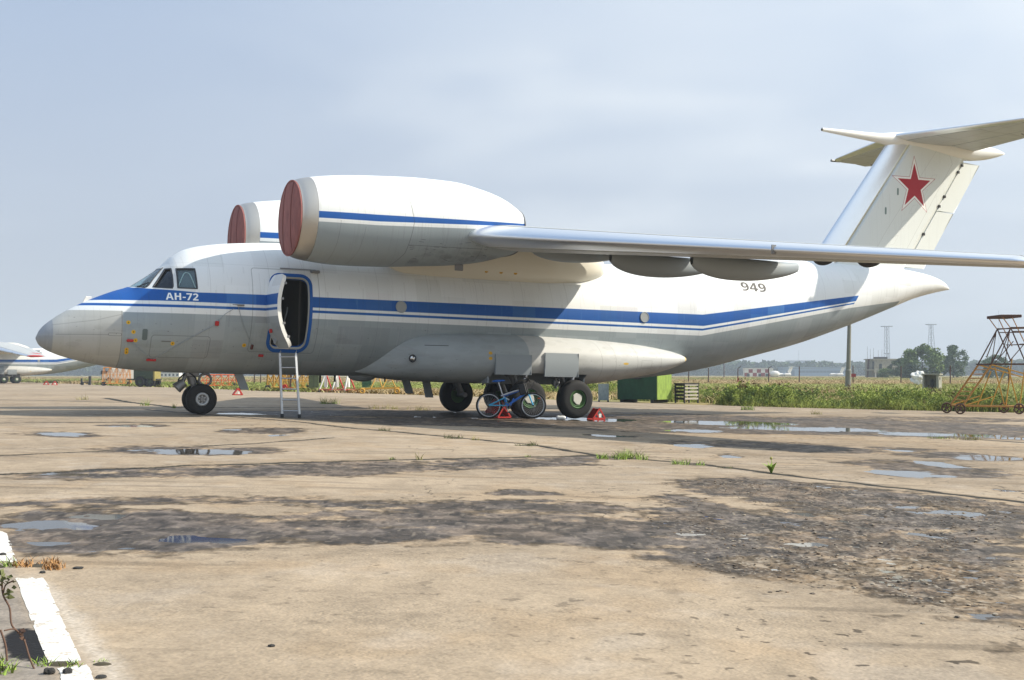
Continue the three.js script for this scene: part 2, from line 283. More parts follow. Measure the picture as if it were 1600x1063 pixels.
// far edge of the apron, as z over x
const apronEdge = curve([[-260, -215], [-75, -167], [-56, -143], [-36, -107], [-25, -91], [-6.6, -59.6], [7.9, -47.7], [18.4, -42], [40, -30.5], [90, -5], [130, 10]]);
{
  const xs = [], zs = [];
  for (let x = 0; x < 7.3; x += 0.045) xs.push(x); for (let x = 7.3, s = 0.06; x < 130; x += s) { xs.push(x); s = Math.min(s * 1.06, 4); } xs.push(130);
  const XS = [...xs.slice(1).reverse().map((v) => -v)];
  for (let x = -130; x > -260; x -= 10) XS.unshift(x - 10);
  XS.push(...xs);
  for (let z = 20, s = 4; z > -2; z -= s) { zs.push(z); s = Math.max(0.3, s * 0.8); }
  for (let z = -2; z > -15; z -= 0.042) zs.push(z);
  for (let z = -15, s = 0.045; z > -46; z -= s) { zs.push(z); s = Math.min(s * 1.012, 0.3); }
  for (let z = -46, s = 0.4; z > -216; z -= s) { zs.push(z); s = Math.min(s * 1.08, 6); }
  const nx = XS.length, nz = zs.length, pos = new Float32Array(nx * nz * 3);
  for (let j = 0; j < nz; j++) for (let i = 0; i < nx; i++) {
    const x = XS[i], z = Math.max(zs[j], apronEdge(x) + (fbm(x * 1.1, 3, 3, 9) - 0.5) * 0.5), o = (j * nx + i) * 3;
    pos[o] = x; pos[o + 1] = gh(x, z); pos[o + 2] = z;
  }
  const near = [], midd = [], farr = [];
  const NZ = -14.96, NX = 7.3;
  for (let j = 0; j < nz - 1; j++) for (let i = 0; i < nx - 1; i++) {
    const a = j * nx + i, b = a + 1, c = a + nx, d = c + 1;
    const z0 = pos[a * 3 + 2], z1 = pos[c * 3 + 2], y0 = pos[b * 3 + 2], y1 = pos[d * 3 + 2];
    if (z0 - z1 < 1e-4 && y0 - y1 < 1e-4) continue;
    const xm = (XS[i] + XS[i + 1]) / 2, zm = (zs[j] + zs[j + 1]) / 2;
    const L = Math.abs(xm) < NX && zm > NZ && zm < -2 ? near : Math.abs(xm) < 23 && zm > -46 && zm < -2 ? midd : farr;
    L.push(a, c, b, b, c, d);
  }
  const full = new THREE.BufferGeometry(); full.setAttribute('position', new THREE.BufferAttribute(pos, 3)); full.setIndex([...near, ...midd, ...farr].length ? near.concat(midd, farr) : []);
  full.computeVertexNormals();
  const nrm = full.attributes.normal;
  const sub = (idx, uvf) => {
    const map = new Map(), I = [], p = [], n = [], u = [];
    for (const k of idx) { let q = map.get(k); if (q === undefined) { q = p.length / 3; map.set(k, q); const x = pos[k * 3], z = pos[k * 3 + 2]; p.push(x, pos[k * 3 + 1], z); n.push(nrm.getX(k), nrm.getY(k), nrm.getZ(k)); u.push(...uvf(x, z)); } I.push(q); }
    const g = new THREE.BufferGeometry(); g.setAttribute('position', new THREE.Float32BufferAttribute(p, 3)); g.setAttribute('normal', new THREE.Float32BufferAttribute(n, 3)); g.setAttribute('uv', new THREE.Float32BufferAttribute(u, 2)); g.setIndex(I); return g;
  };
  const reg = [[-7.4, 7.4, -1.9, -15.1, 2048, 2048, near], [-23, 23, -1.9, -46.1, 2048, 2048, midd], [-110, 90, 10, -190, 1024, 1024, farr]];
  const bump = noiseTex(512, (i, j) => { const w = (s, f) => { const a = vnoise(i / f, j / f, s), q = 512 / f; const u = i / 512, v = j / 512; return mix(mix(a, vnoise(i / f - q, j / f, s), u), mix(vnoise(i / f, j / f - q, s), vnoise(i / f - q, j / f - q, s), u), v); }; return 0.5 + (w(3, 8) - 0.5) * 0.7 + (w(4, 3) - 0.5) * 0.7 + (w(5, 32) - 0.5) * 0.6; });
  const geos = [], mats = [];
  for (const [x0, x1, z0, z1, n, m, idx] of reg) {
    geos.push(sub(idx, (x, z) => [(x - x0) / (x1 - x0), (z - z0) / (z1 - z0)]));
    const [c, r] = groundMaps(n, m, x0, x1, z0, z1);
    const bm = bump.clone(); bm.repeat.set(Math.abs(x1 - x0) / 1.7, Math.abs(z1 - z0) / 1.7); bm.needsUpdate = true;
    mats.push(P({ specularIntensity: 0.4, map: c, roughnessMap: r, roughness: 1, bumpMap: bm, bumpScale: 0.004 }));
  }
  const apron = new THREE.Mesh(mergeGeometries(geos, true), mats); apron.name = 'apron'; apron.receiveShadow = true; scene.add(apron);
  tag(apron, 'weathered tan concrete apron with wet stains and cracked joints under the airplane', 'pavement', null, 'structure');
}
{ // standing water fills the dips
  const g = new THREE.PlaneGeometry(29, 35, 116, 140); g.rotateX(-Math.PI / 2); g.translate(0, 0, -20.5);
  const p = g.attributes.position; for (let i = 0; i < p.count; i++) p.setY(i, gnd(p.getX(i), p.getZ(i)) + WATER); g.computeVertexNormals();
  const m = part('water', g, P({ color: new THREE.Color(0.05, 0.043, 0.034), roughness: 0.035, ior: 1.33 }), scene);
  tag(m, 'shallow rain water lying in dips of the concrete apron', 'water', null, 'structure');
}
{ // grass field to the horizon
  const g = new THREE.PlaneGeometry(1, 1, 150, 150), p = g.attributes.position;
  for (let i = 0; i < p.count; i++) { const u = p.getX(i) * 2, v = 0.5 - p.getY(i); const x = Math.sign(u) * Math.abs(u) ** 2.2 * 1500, z = 60 - v ** 2.2 * 1660; p.setXYZ(i, x, gnd(x, z) - 0.05 + (z < -50 ? 0.03 : 0), z); }
  const c = new Float32Array(p.count * 3);
  g.computeVertexNormals();
  const u = g.attributes.uv; for (let i = 0; i < p.count; i++) u.setXY(i, p.getX(i) / 40, p.getZ(i) / 40);
  const t = canvasTex(512, 512, (x, w, h) => {
    const im = x.createImageData(w, h); for (let j = 0; j < h; j++) for (let i = 0; i < w; i++) { const n = fbm(i / 40, j / 40, 5, 3), m = vnoise(i / 2.2, j / 2.2, 9), o = (j * w + i) * 4, k = 0.75 + 0.5 * m; im.data[o] = mix(112, 158, n) * k; im.data[o + 1] = mix(116, 128, n) * k; im.data[o + 2] = mix(58, 80, n) * k; im.data[o + 3] = 255; } x.putImageData(im, 0, 0);
  }, true);
  const m = part('field', g, new THREE.MeshStandardMaterial({ map: t, roughness: 1 }), scene);
  tag(m, 'wide tan and green grass field behind the apron reaching to the tree line', 'field', null, 'structure');
}

// ---------------------------------------------------------------- the airplane (local axes: x aft, y up, z to the left wing)
const WHITE = '#e3e5e3', BLUE = '#1b569f', GREY = '#959ea1';
const mRub = new THREE.MeshStandardMaterial({ color: new THREE.Color(0.013, 0.0125, 0.012), roughness: 0.82, bumpMap: noiseTex(128, (i, j) => hash(i, j, 3)), bumpScale: 0.001 });
const mMetal = new THREE.MeshStandardMaterial({ color: new THREE.Color(0.55, 0.56, 0.58), metalness: 0.9, roughness: 0.4 });
const mLE = new THREE.MeshStandardMaterial({ color: new THREE.Color(0.82, 0.84, 0.86), metalness: 0.85, roughness: 0.34 });
const mSteel = new THREE.MeshStandardMaterial({ color: new THREE.Color(0.22, 0.22, 0.22), metalness: 0.6, roughness: 0.5 });
const mDark = new THREE.MeshStandardMaterial({ color: new THREE.Color(0.02, 0.02, 0.021), roughness: 0.7 });
const mGreyPaint = P({ color: rgb(148, 155, 158), roughness: 0.55, specularIntensity: 0.6 });
const mLightPaint = P({ color: rgb(206, 207, 203), roughness: 0.55, specularIntensity: 0.6 });
const mWhitePaint = P({ color: rgb(228, 226, 218), roughness: 0.55, specularIntensity: 0.6 });
const mBluePaint = P({ color: rgb(27, 86, 159), roughness: 0.5, specularIntensity: 0.6 });
const mRed = new THREE.MeshStandardMaterial({ color: rgb(176, 30, 28), roughness: 0.6 });
const mGreen = new THREE.MeshStandardMaterial({ color: rgb(52, 92, 40), roughness: 0.6 });
const mOrange = new THREE.MeshStandardMaterial({ color: rgb(214, 98, 34), roughness: 0.6 });

const yt = curve([[-12.07, 1.70], [-12.0, 1.86], [-11.75, 2.11], [-11.37, 2.37], [-11.03, 2.56], [-10.73, 2.70], [-10.47, 2.81], [-10.12, 2.94], [-9.95, 3.05], [-9.41, 3.46], [-9.18, 3.69], [-8.88, 3.88], [-8.51, 3.99], [-7.8, 4.10], [-6.57, 4.19], [-3, 4.2], [2, 4.25], [5, 4.45], [10.9, 4.88], [14, 4.88], [15.47, 4.78], [16.1, 4.66], [16.6, 4.46], [16.73, 4.35]]);
const yb = curve([[-12.07, 1.66], [-12.01, 1.54], [-11.71, 1.36], [-11.33, 1.24], [-10.76, 1.12], [-10.24, 1.04], [-9.7, 1.0], [-8.4, 0.97], [-3.7, 0.98], [3, 1.02], [5, 1.18], [5.77, 1.30], [6.35, 1.405], [7.69, 1.71], [9.9, 2.24], [11.2, 2.63], [12.2, 2.95], [14.08, 3.6], [14.95, 3.9], [16.03, 4.17], [16.73, 4.31]]);
const hw = curve([[-12.07, 0.02], [-12.0, 0.17], [-11.75, 0.38], [-11.37, 0.58], [-11.03, 0.74], [-10.73, 0.86], [-10.47, 0.95], [-10.12, 1.05], [-9.41, 1.25], [-8.88, 1.38], [-8.5, 1.45], [-7.8, 1.54], [-6.5, 1.6], [5, 1.6], [7.7, 1.45], [10, 1.22], [12.2, 0.95], [14, 0.7], [15.5, 0.45], [16.3, 0.25], [16.73, 0.06]]);
function fus(s, a, off = 0) {                                             // point of the skin at station s, angle a (0 = left side, pi/2 = top)
  const t = yt(s), b = yb(s), w = hw(s) - off, h = (t - b) / 2 - off;
  return [s, (t + b) / 2 + h * Math.sin(a), w * Math.cos(a)];
}
function skinZ(s, y, off = 0) { const t = yt(s), b = yb(s), h = (t - b) / 2 + off; return (hw(s) + off) * Math.sqrt(Math.max(0, 1 - ((y - (t + b) / 2) / h) ** 2)); }
function skinN(s, y) { const t = yt(s), b = yb(s), h = (t - b) / 2, w = hw(s), z = skinZ(s, y); const n = new THREE.Vector3(0, (y - (t + b) / 2) / (h * h), z / (w * w)).normalize(); return n; }
// grid surface with exact normals; keep(s, y, z) drops quads
function surf(us, vs, pt, { keep, uv = (p) => [p[0], p[1]], flip = false } = {}) {
  const nu = us.length, nv = vs.length, pos = [], nor = [], uvs = [], idx = [];
  const e = 1e-3;
  for (const u of us) for (const v of vs) {
    const p = pt(u, v), a = pt(u + e, v), a0 = pt(u - e, v), b = pt(u, v + e), b0 = pt(u, v - e);
    const n = new THREE.Vector3(a[0] - a0[0], a[1] - a0[1], a[2] - a0[2]).cross(new THREE.Vector3(b[0] - b0[0], b[1] - b0[1], b[2] - b0[2]));
    if (n.lengthSq() < 1e-14) n.set(u < 0 ? -1 : 1, 0, 0); n.normalize(); if (flip) n.negate();
    pos.push(...p); nor.push(n.x, n.y, n.z); uvs.push(...uv(p));
  }
  for (let i = 0; i < nu - 1; i++) for (let j = 0; j < nv - 1; j++) {
    const a = i * nv + j, b = a + 1, c = a + nv, d = c + 1;
    if (keep) { const m = (k) => (pos[a * 3 + k] + pos[b * 3 + k] + pos[c * 3 + k] + pos[d * 3 + k]) / 4; if (!keep(m(0), m(1), m(2), (us[i] + us[i + 1]) / 2, (vs[j] + vs[j + 1]) / 2)) continue; }
    if (flip) idx.push(a, b, c, b, d, c); else idx.push(a, c, b, b, c, d);
  }
  const g = new THREE.BufferGeometry(); g.setAttribute('position', new THREE.Float32BufferAttribute(pos, 3)); g.setAttribute('normal', new THREE.Float32BufferAttribute(nor, 3)); g.setAttribute('uv', new THREE.Float32BufferAttribute(uvs, 2)); g.setIndex(idx); return g;
}
// closed body along x from tables: superellipse section, centre zc
function body(us, { top: T, bot: B, out: W, zc = () => 0, n = () => 2 }, opt = {}, N = 72) {
  const vs = span(0, 2 * Math.PI, 2 * Math.PI / N);
  return surf(us, vs, (s, a) => { const t = T(s), b = B(s), k = 2 / n(s), c = Math.cos(a), q = Math.sin(a); return [s, (t + b) / 2 + ((t - b) / 2) * Math.sign(q) * Math.abs(q) ** k, zc(s) + W(s) * Math.sign(c) * Math.abs(c) ** k]; }, { flip: true, ...opt });
}
// outline of a rounded rectangle in (s, y)
function rrect(s0, s1, y0, y1, r, n = 7, lean = 0) {
  const o = [];
  for (const [cx, cy, a0] of [[s1 - r, y1 - r, 0], [s0 + r, y1 - r, 1], [s0 + r, y0 + r, 2], [s1 - r, y0 + r, 3]]) for (let i = 0; i <= n; i++) { const a = (a0 + i / n) * Math.PI / 2; o.push([cx + r * Math.cos(a), cy + r * Math.sin(a)]); }
  return o;
}
function offsetLoop(p, d) { const n = p.length, o = []; for (let i = 0; i < n; i++) { const a = p[(i + n - 1) % n], b = p[(i + 1) % n], t = [b[0] - a[0], b[1] - a[1]], l = Math.hypot(...t) || 1; o.push([p[i][0] + (t[1] / l) * d, p[i][1] - (t[0] / l) * d]); } return o; }
function densify(p, m) { const o = []; p.forEach((a, i) => { const b = p[(i + 1) % p.length], k = Math.max(1, Math.ceil(Math.hypot(b[0] - a[0], b[1] - a[1]) / m)); for (let q = 0; q < k; q++) o.push([mix(a[0], b[0], q / k), mix(a[1], b[1], q / k)]); }); return o; }
const onSkin = (s, y, off) => { const n = skinN(s, y), z = skinZ(s, y); return [s, y + n.y * off, z + n.z * off]; };
// a ring on the skin around an opening: from +outer outside the loop to -inner inside, then in through the skin
function ring(loop, outer, inner, proud, depth) {
  const rows = [[offsetLoop(loop, outer), -0.004], [offsetLoop(loop, outer - 0.006), proud], [offsetLoop(loop, -inner), proud], [offsetLoop(loop, -inner - 0.002), -depth]];
  const pos = [], idx = [], n = loop.length;
  for (const [l, off] of rows) for (const [s, y] of l) pos.push(...onSkin(s, y, off));
  for (let r = 0; r < rows.length - 1; r++) for (let i = 0; i < n; i++) { const a = r * n + i, b = r * n + (i + 1) % n, c = a + n, d = b + n; idx.push(a, b, c, b, d, c); }
  let g = new THREE.BufferGeometry(); g.setAttribute('position', new THREE.Float32BufferAttribute(pos, 3)); g.setIndex(idx); g = g.toNonIndexed(); g.computeVertexNormals(); return g;
}
// a sheet that fills a loop on the skin
function sheet(loop, off, nu = 16, nv = 16, uv) {
  const c = loop.reduce((a, p) => [a[0] + p[0] / loop.length, a[1] + p[1] / loop.length], [0, 0]);
  const pos = [], uvs = [], idx = [], n = loop.length;
  for (let k = 0; k <= nu; k++) for (let i = 0; i < n; i++) { const t = k / nu, s = mix(c[0], loop[i][0], t), y = mix(c[1], loop[i][1], t); pos.push(...onSkin(s, y, off)); uvs.push(...(uv ? uv(s, y) : [s, y])); }
  for (let k = 0; k < nu; k++) for (let i = 0; i < n; i++) { const a = k * n + i, b = k * n + (i + 1) % n, e = a + n, d = b + n; idx.push(a, e, b, b, e, d); }
  const g = new THREE.BufferGeometry(); g.setAttribute('position', new THREE.Float32BufferAttribute(pos, 3)); g.setAttribute('uv', new THREE.Float32BufferAttribute(uvs, 2)); g.setIndex(idx); g.computeVertexNormals(); return g;
}

// ---- paint
const YB = 0.85, YT = 5.05;
function livery(s0, s1, seed, number = true) {
  return canvasTex(2048, 600, (c, W, H) => {
    const X = (s) => ((s - s0) / (s1 - s0)) * W, Y = (y) => H - ((y - YB) / (YT - YB)) * H;
    const poly = (pts, col) => { c.fillStyle = col; c.beginPath(); pts.forEach(([s, y], i) => (i ? c.lineTo(X(s), Y(y)) : c.moveTo(X(s), Y(y)))); c.closePath(); c.fill(); };
    const R = rng(seed);
    c.fillStyle = WHITE; c.fillRect(0, 0, W, H);
    poly([[-13, 0], [-13, 2.31], [5.17, 2.31], [11.3, 3.40], [13.9, 3.76], [14.2, 0]], GREY);
    poly([[-13, 0], [-13, 2.33], [-10.37, 2.33], [-10.37, 0]], '#b2b3ae');
    poly([[-11.1, 2.575], [-9.7, 2.59], [-7, 2.57], [5.2, 2.585], [11.5, 3.62], [11.62, 3.80], [5.15, 2.90], [3, 2.885], [-6.2, 2.82], [-8.83, 2.80], [-9.3, 2.835], [-9.75, 2.86], [-10.1, 2.895], [-10.2, 2.95], [-11.2, 2.95]], BLUE);
    poly([[-12, 2.445], [5.18, 2.455], [11.42, 3.525], [11.47, 3.575], [5.18, 2.508], [-12, 2.503]], BLUE);
    // blunt tip of the radome
    poly([[-13, 0], [-13, 3], [-11.755, 3], [-11.745, 0]], '#959a9f');
    for (let i = 0; i < 150; i++) { const s = s0 + Math.floor(R() * 22) * 0.665, y = 0.9 + Math.floor(R() * 9) * 0.42, d = R() < 0.5; c.fillStyle = d ? `rgba(84,80,70,${0.02 + 0.05 * R()})` : `rgba(255,255,252,${0.02 + 0.06 * R()})`; c.fillRect(X(s), Y(y + 0.42), X(s + 0.665) - X(s), Y(y) - Y(y + 0.42)); }
    // soot, rain streaks and touched-up paint
    for (let i = 0; i < 900; i++) {
      const s = mix(s0, s1, R()), y = mix(1, 4.7, R()), l = (0.1 + R() * R() * 0.9), k = R();
      c.strokeStyle = k < 0.62 ? `rgba(70,66,58,${0.02 + 0.05 * R()})` : `rgba(235,235,230,${0.02 + 0.05 * R()})`; c.lineWidth = 1 + R() * 4;
      c.beginPath(); c.moveTo(X(s), Y(y)); c.lineTo(X(s + (R() - 0.5) * 0.05), Y(y - l)); c.stroke();
    }
    for (let i = 0; i < 260; i++) { const s = mix(s0, s1, R()), y = mix(0.9, 2.1, R()), r = 2 + R() * 22; c.fillStyle = `rgba(${R() < 0.5 ? '60,58,52' : '196,196,190'},${0.015 + 0.035 * R()})`; c.beginPath(); c.ellipse(X(s), Y(y), r * (1 + 2 * R()), r * 0.6, 0, 0, 7); c.fill(); }
    for (let i = 0; i < 160; i++) { const s = mix(s0, s1, R()), y = mix(1, 2.2, R()); c.fillStyle = `rgba(48,46,42,${0.15 + 0.4 * R()})`; c.fillRect(X(s), Y(y), 1 + 3 * R(), 1 + R()); }
    // panel seams
    const seam = (pts, a = 0.3, w = 1.3) => { c.strokeStyle = `rgba(60,60,58,${a})`; c.lineWidth = w; c.beginPath(); pts.forEach(([s, y], i) => (i ? c.lineTo(X(s), Y(y)) : c.moveTo(X(s), Y(y)))); c.stroke(); };
    for (let s = -8.55; s < 16; s += 1.33) seam([[s, 0.9], [s, 4.8]], 0.17, 1.2);
    for (const y of [1.45, 3.5]) seam([[-10.3, y], [15, y]], 0.12, 1);
    seam([[-10.37, 0.9], [-10.38, 1.5], [-10.39, 2.33]], 0.5, 1.6); seam([[-11.7, 1.77], [-10.65, 1.79]], 0.4); seam([[-11.77, 1.98], [-10.9, 2.11], [-10.4, 2.25]], 0.3);
    c.strokeStyle = 'rgba(50,50,48,.5)'; c.lineWidth = 1.5;
    const rr = (a, b, y0, y1) => { c.beginPath(); c.roundRect(X(a), Y(y1), X(b) - X(a), Y(y0) - Y(y1), 10); c.stroke(); };
    c.strokeStyle = 'rgba(60,60,58,.45)'; rr(-9.77, -8.5, 1.32, 1.81); rr(-10.66, -10.39, 1.77, 1.83); rr(-7.62, -6.05, 1.5, 3.44);
    c.fillStyle = '#5f6a68'; c.beginPath(); c.roundRect(X(-9.965), Y(1.94), X(-9.855) - X(-9.965), Y(1.69) - Y(1.94), 5); c.fill();
    c.fillStyle = '#6c706f'; c.fillRect(X(-9.55), Y(1.69), X(-9.35) - X(-9.55), 4);
    seam([[9.4, 1.9], [10.1, 2.45], [10.6, 2.75]], 0.3); seam([[7.8, 1.95], [12.5, 3.18]], 0.22, 2);
    // yellow service discs
    for (const [s, y] of [[-10.26, 2.075], [-10.15, 1.865], [-10.095, 1.68], [-9.305, 1.633], [-7.72, 1.64], [-10.255, 1.47], [-10.25, 1.41]]) { c.fillStyle = '#d9a824'; c.beginPath(); c.arc(X(s), Y(y), 6.2, 0, 7); c.fill(); c.fillStyle = '#5b4a1a'; c.fillRect(X(s) - 1.5, Y(y) - 2, 3, 4); }
    // lettering
    c.fillStyle = '#f1f1ee'; c.textAlign = 'left'; c.textBaseline = 'alphabetic';
    const word = (t, s, sEnd, y, h, col, font = 'bold') => { c.save(); c.font = `${font} 100px sans-serif`; const w = c.measureText(t).width; c.translate(X(s), Y(y)); c.scale((X(sEnd) - X(s)) / w, (h / (YT - YB)) * H / 72); c.fillStyle = col; c.fillText(t, 0, 0); c.restore(); };
    word('AH-72', -9.49, -8.81, 2.613, 0.165, '#f3f3f0');
    if (number) word('949', 6.70, 7.66, 3.68, 0.25, '#1a1614', 'bold');
    else word('RA 72930', 6.3, 8.3, 3.72, 0.2, '#5a5e63', 'normal');
  });
}
const paint = (s0, s1, seed, num) => { const t = livery(s0, s1, seed, num); return P({ map: t, roughness: 0.56, specularIntensity: 0.6 }); };
const uvF = (s0, s1) => (p) => [(p[0] - s0) / (s1 - s0), (p[1] - YB) / (YT - YB)];
const mFore = paint(-12.2, 2.3, 5, true), mAft = paint(2.3, 16.9, 9, true);

const mNac = P({ roughness: 0.56, specularIntensity: 0.6, map: canvasTex(1400, 560, (c, W, H) => {
  const s0 = -7.3, s1 = -1.0, y0 = 3.35, y1 = 5.8, X = (s) => ((s - s0) / (s1 - s0)) * W, Y = (y) => H - ((y - y0) / (y1 - y0)) * H, R = rng(77);
  const poly = (pts, col) => { c.fillStyle = col; c.beginPath(); pts.forEach(([s, y], i) => (i ? c.lineTo(X(s), Y(y)) : c.moveTo(X(s), Y(y)))); c.closePath(); c.fill(); };
  c.fillStyle = WHITE; c.fillRect(0, 0, W, H);
  poly([[-7.3, 0], [-7.3, 4.33], [-6.8, 4.335], [-5.4, 4.35], [-1.0, 4.55], [-1, 0]], GREY);
  poly([[-6.78, 4.42], [-5.38, 4.435], [-1.7, 4.615], [-1, 4.65], [-1, 4.715], [-1.7, 4.69], [-5.38, 4.585], [-6.78, 4.567]], BLUE);
  for (let i = 0; i < 500; i++) { const s = mix(s0, s1, R()), y = mix(y0, y1, R()), l = 0.1 + R() * 0.5; c.strokeStyle = R() < 0.7 ? `rgba(66,60,50,${0.02 + 0.06 * R()})` : `rgba(240,240,235,${0.05 * R()})`; c.lineWidth = 1 + R() * 4; c.beginPath(); c.moveTo(X(s), Y(y)); c.lineTo(X(s + 0.03 * R()), Y(y - l)); c.stroke(); }
  for (let i = 0; i < 90; i++) { const s = mix(-4.4, -1.3, R()), y = mix(3.5, 3.95, R()), r = 4 + R() * 26; c.fillStyle = `rgba(42,40,38,${0.03 + 0.07 * R()})`; c.beginPath(); c.ellipse(X(s), Y(y), r * 1.7, r * 0.5, 0, 0, 7); c.fill(); }
  for (let i = 0; i < 30; i++) { const s = mix(-4.6, -2.4, R()), y = mix(3.7, 4.15, R()); c.strokeStyle = 'rgba(30,28,26,.5)'; c.lineWidth = 1.5; c.beginPath(); c.moveTo(X(s), Y(y)); c.lineTo(X(s + 0.15 * R()), Y(y + (R() - 0.5) * 0.04)); c.stroke(); }
  const seam = (pts, a = 0.4, w = 2) => { c.strokeStyle = `rgba(58,56,52,${a})`; c.lineWidth = w; c.beginPath(); pts.forEach(([s, y], i) => (i ? c.lineTo(X(s), Y(y)) : c.moveTo(X(s), Y(y)))); c.stroke(); };
  seam([[-4.95, 3.3], [-4.62, 3.8], [-4.55, 4.5], [-4.7, 5.2], [-4.85, 5.8]], 0.5, 2.6); seam([[-6.36, 3.4], [-6.3, 3.9], [-6.28, 4.4]], 0.3); seam([[-5.9, 3.4], [-5.75, 3.8], [-5.7, 4.3]], 0.28);
  seam([[-4.6, 3.98], [-2.7, 4.02]], 0.5); seam([[-2.72, 3.6], [-2.7, 4.45]], 0.35); seam([[-4.1, 3.7], [-4.12, 4.0]], 0.3); seam([[-2.75, 5.7], [-2.5, 5.1]], 0.25); seam([[-2.5, 5.1], [-1.2, 4.95]], 0.3); seam([[-2.5, 5.05], [-2.5, 4.75]], 0.2); seam([[-1.75, 5.2], [-1.7, 4.8]], 0.2); seam([[-4.5, 5.4], [-3.2, 5.4]], 0.15);
  c.fillStyle = '#3a2e24'; c.fillRect(X(-1.62), Y(4.74), 14, 9); c.fillStyle = 'rgba(150,96,44,.6)'; c.beginPath(); c.moveTo(X(-1.68), Y(4.78)); c.lineTo(X(-1.4), Y(4.9)); c.lineTo(X(-1.36), Y(4.88)); c.fill();
}) });
const uvN = (p) => [(p[0] + 7.3) / 6.3, (p[1] - 3.35) / 2.45];

const mFin = P({ roughness: 0.56, specularIntensity: 0.6, map: canvasTex(1024, 640, (c, W, H) => {
  const s0 = 10.5, s1 = 18.7, y0 = 4.3, y1 = 9.45, X = (s) => ((s - s0) / (s1 - s0)) * W, Y = (y) => H - ((y - y0) / (y1 - y0)) * H, R = rng(31);
  c.fillStyle = '#dce0db'; c.fillRect(0, 0, W, H);
  for (let i = 0; i < 200; i++) { const s = mix(s0, s1, R()), y = mix(y0, y1, R()), l = 0.2 + R(); c.strokeStyle = `rgba(90,88,74,${0.015 + 0.04 * R()})`; c.lineWidth = 1 + 4 * R(); c.beginPath(); c.moveTo(X(s), Y(y)); c.lineTo(X(s + 0.05), Y(y - l)); c.stroke(); }
  const seam = (pts, a = 0.3, w = 1.2) => { c.strokeStyle = `rgba(70,68,60,${a})`; c.lineWidth = w; c.beginPath(); pts.forEach(([s, y], i) => (i ? c.lineTo(X(s), Y(y)) : c.moveTo(X(s), Y(y)))); c.stroke(); };
  seam([[15.9, 9], [13.6, 6.1], [12.8, 5.0]], 0.2); seam([[16.9, 9.1], [16.5, 8.9], [16.7, 8.6], [14.5, 5.4]], 0.28);
  for (let i = 0; i < 5; i++) { const s = 14.0 + i * 0.45 - 0.3, y = 5.6 + i * 0.55; seam([[s, y], [s + 0.25, y + 0.05], [s + 0.45, y + 0.35], [s + 0.2, y + 0.3], [s, y]], 0.14); }
  for (let i = 0; i < 24; i++) { const t = R(); c.fillStyle = `rgba(60,56,44,${0.1 + 0.3 * R()})`; c.fillRect(X(mix(14.6, 17.0, t) + 0.6 * (R() - 0.3)), Y(mix(5.5, 8.8, t)), 2, 2); }
  const star = (k, col) => { c.fillStyle = col; c.beginPath(); for (let i = 0; i < 10; i++) { const a = Math.PI / 2 + (i * Math.PI) / 5 + 0.05, r = (i & 1 ? 0.382 : 1) * k; const s = 14.84 + r * 1.02 * Math.cos(a), y = 7.63 + r * 0.97 * Math.sin(a); i ? c.lineTo(X(s), Y(y)) : c.moveTo(X(s), Y(y)); } c.closePath(); c.fill(); };
  star(1.06, '#8d2a30'); star(1.025, '#f0efe9'); star(0.8, '#a81f2b');
  c.fillStyle = '#75847f'; for (const [s, y] of [[14.06, 7.39], [13.52, 6.71]]) { c.beginPath(); c.roundRect(X(s) - 5, Y(y) - 15, 10, 30, 5); c.fill(); }
}) });
const uvV = (p) => [(p[0] - 10.5) / 8.2, (p[1] - 4.3) / 5.15];
const mCover = new THREE.MeshStandardMaterial({ roughness: 0.85, bumpScale: 0.025, bumpMap: noiseTex(256, (i, j) => fbm(i / 46, j / 120, 4, 8)), map: canvasTex(512, 512, (c, W, H) => { const im = c.createImageData(W, H); for (let j = 0; j < H; j++) for (let i = 0; i < W; i++) { const n = fbm(i / 26, j / 60, 5, 4), o = (j * W + i) * 4, k = 0.86 + 0.28 * n; im.data[o] = 146 * k; im.data[o + 1] = 92 * k; im.data[o + 2] = 86 * k; im.data[o + 3] = 255; } c.putImageData(im, 0, 0); c.strokeStyle = 'rgba(70,30,28,.55)'; c.lineWidth = 4; for (const x of [0.3, 0.66]) { c.beginPath(); c.moveTo(W * x, 0); c.lineTo(W * (x - 0.04), H); c.stroke(); } }) });
const mLip = new THREE.MeshStandardMaterial({ color: new THREE.Color(0.5, 0.475, 0.43), metalness: 0.75, roughness: 0.42 });
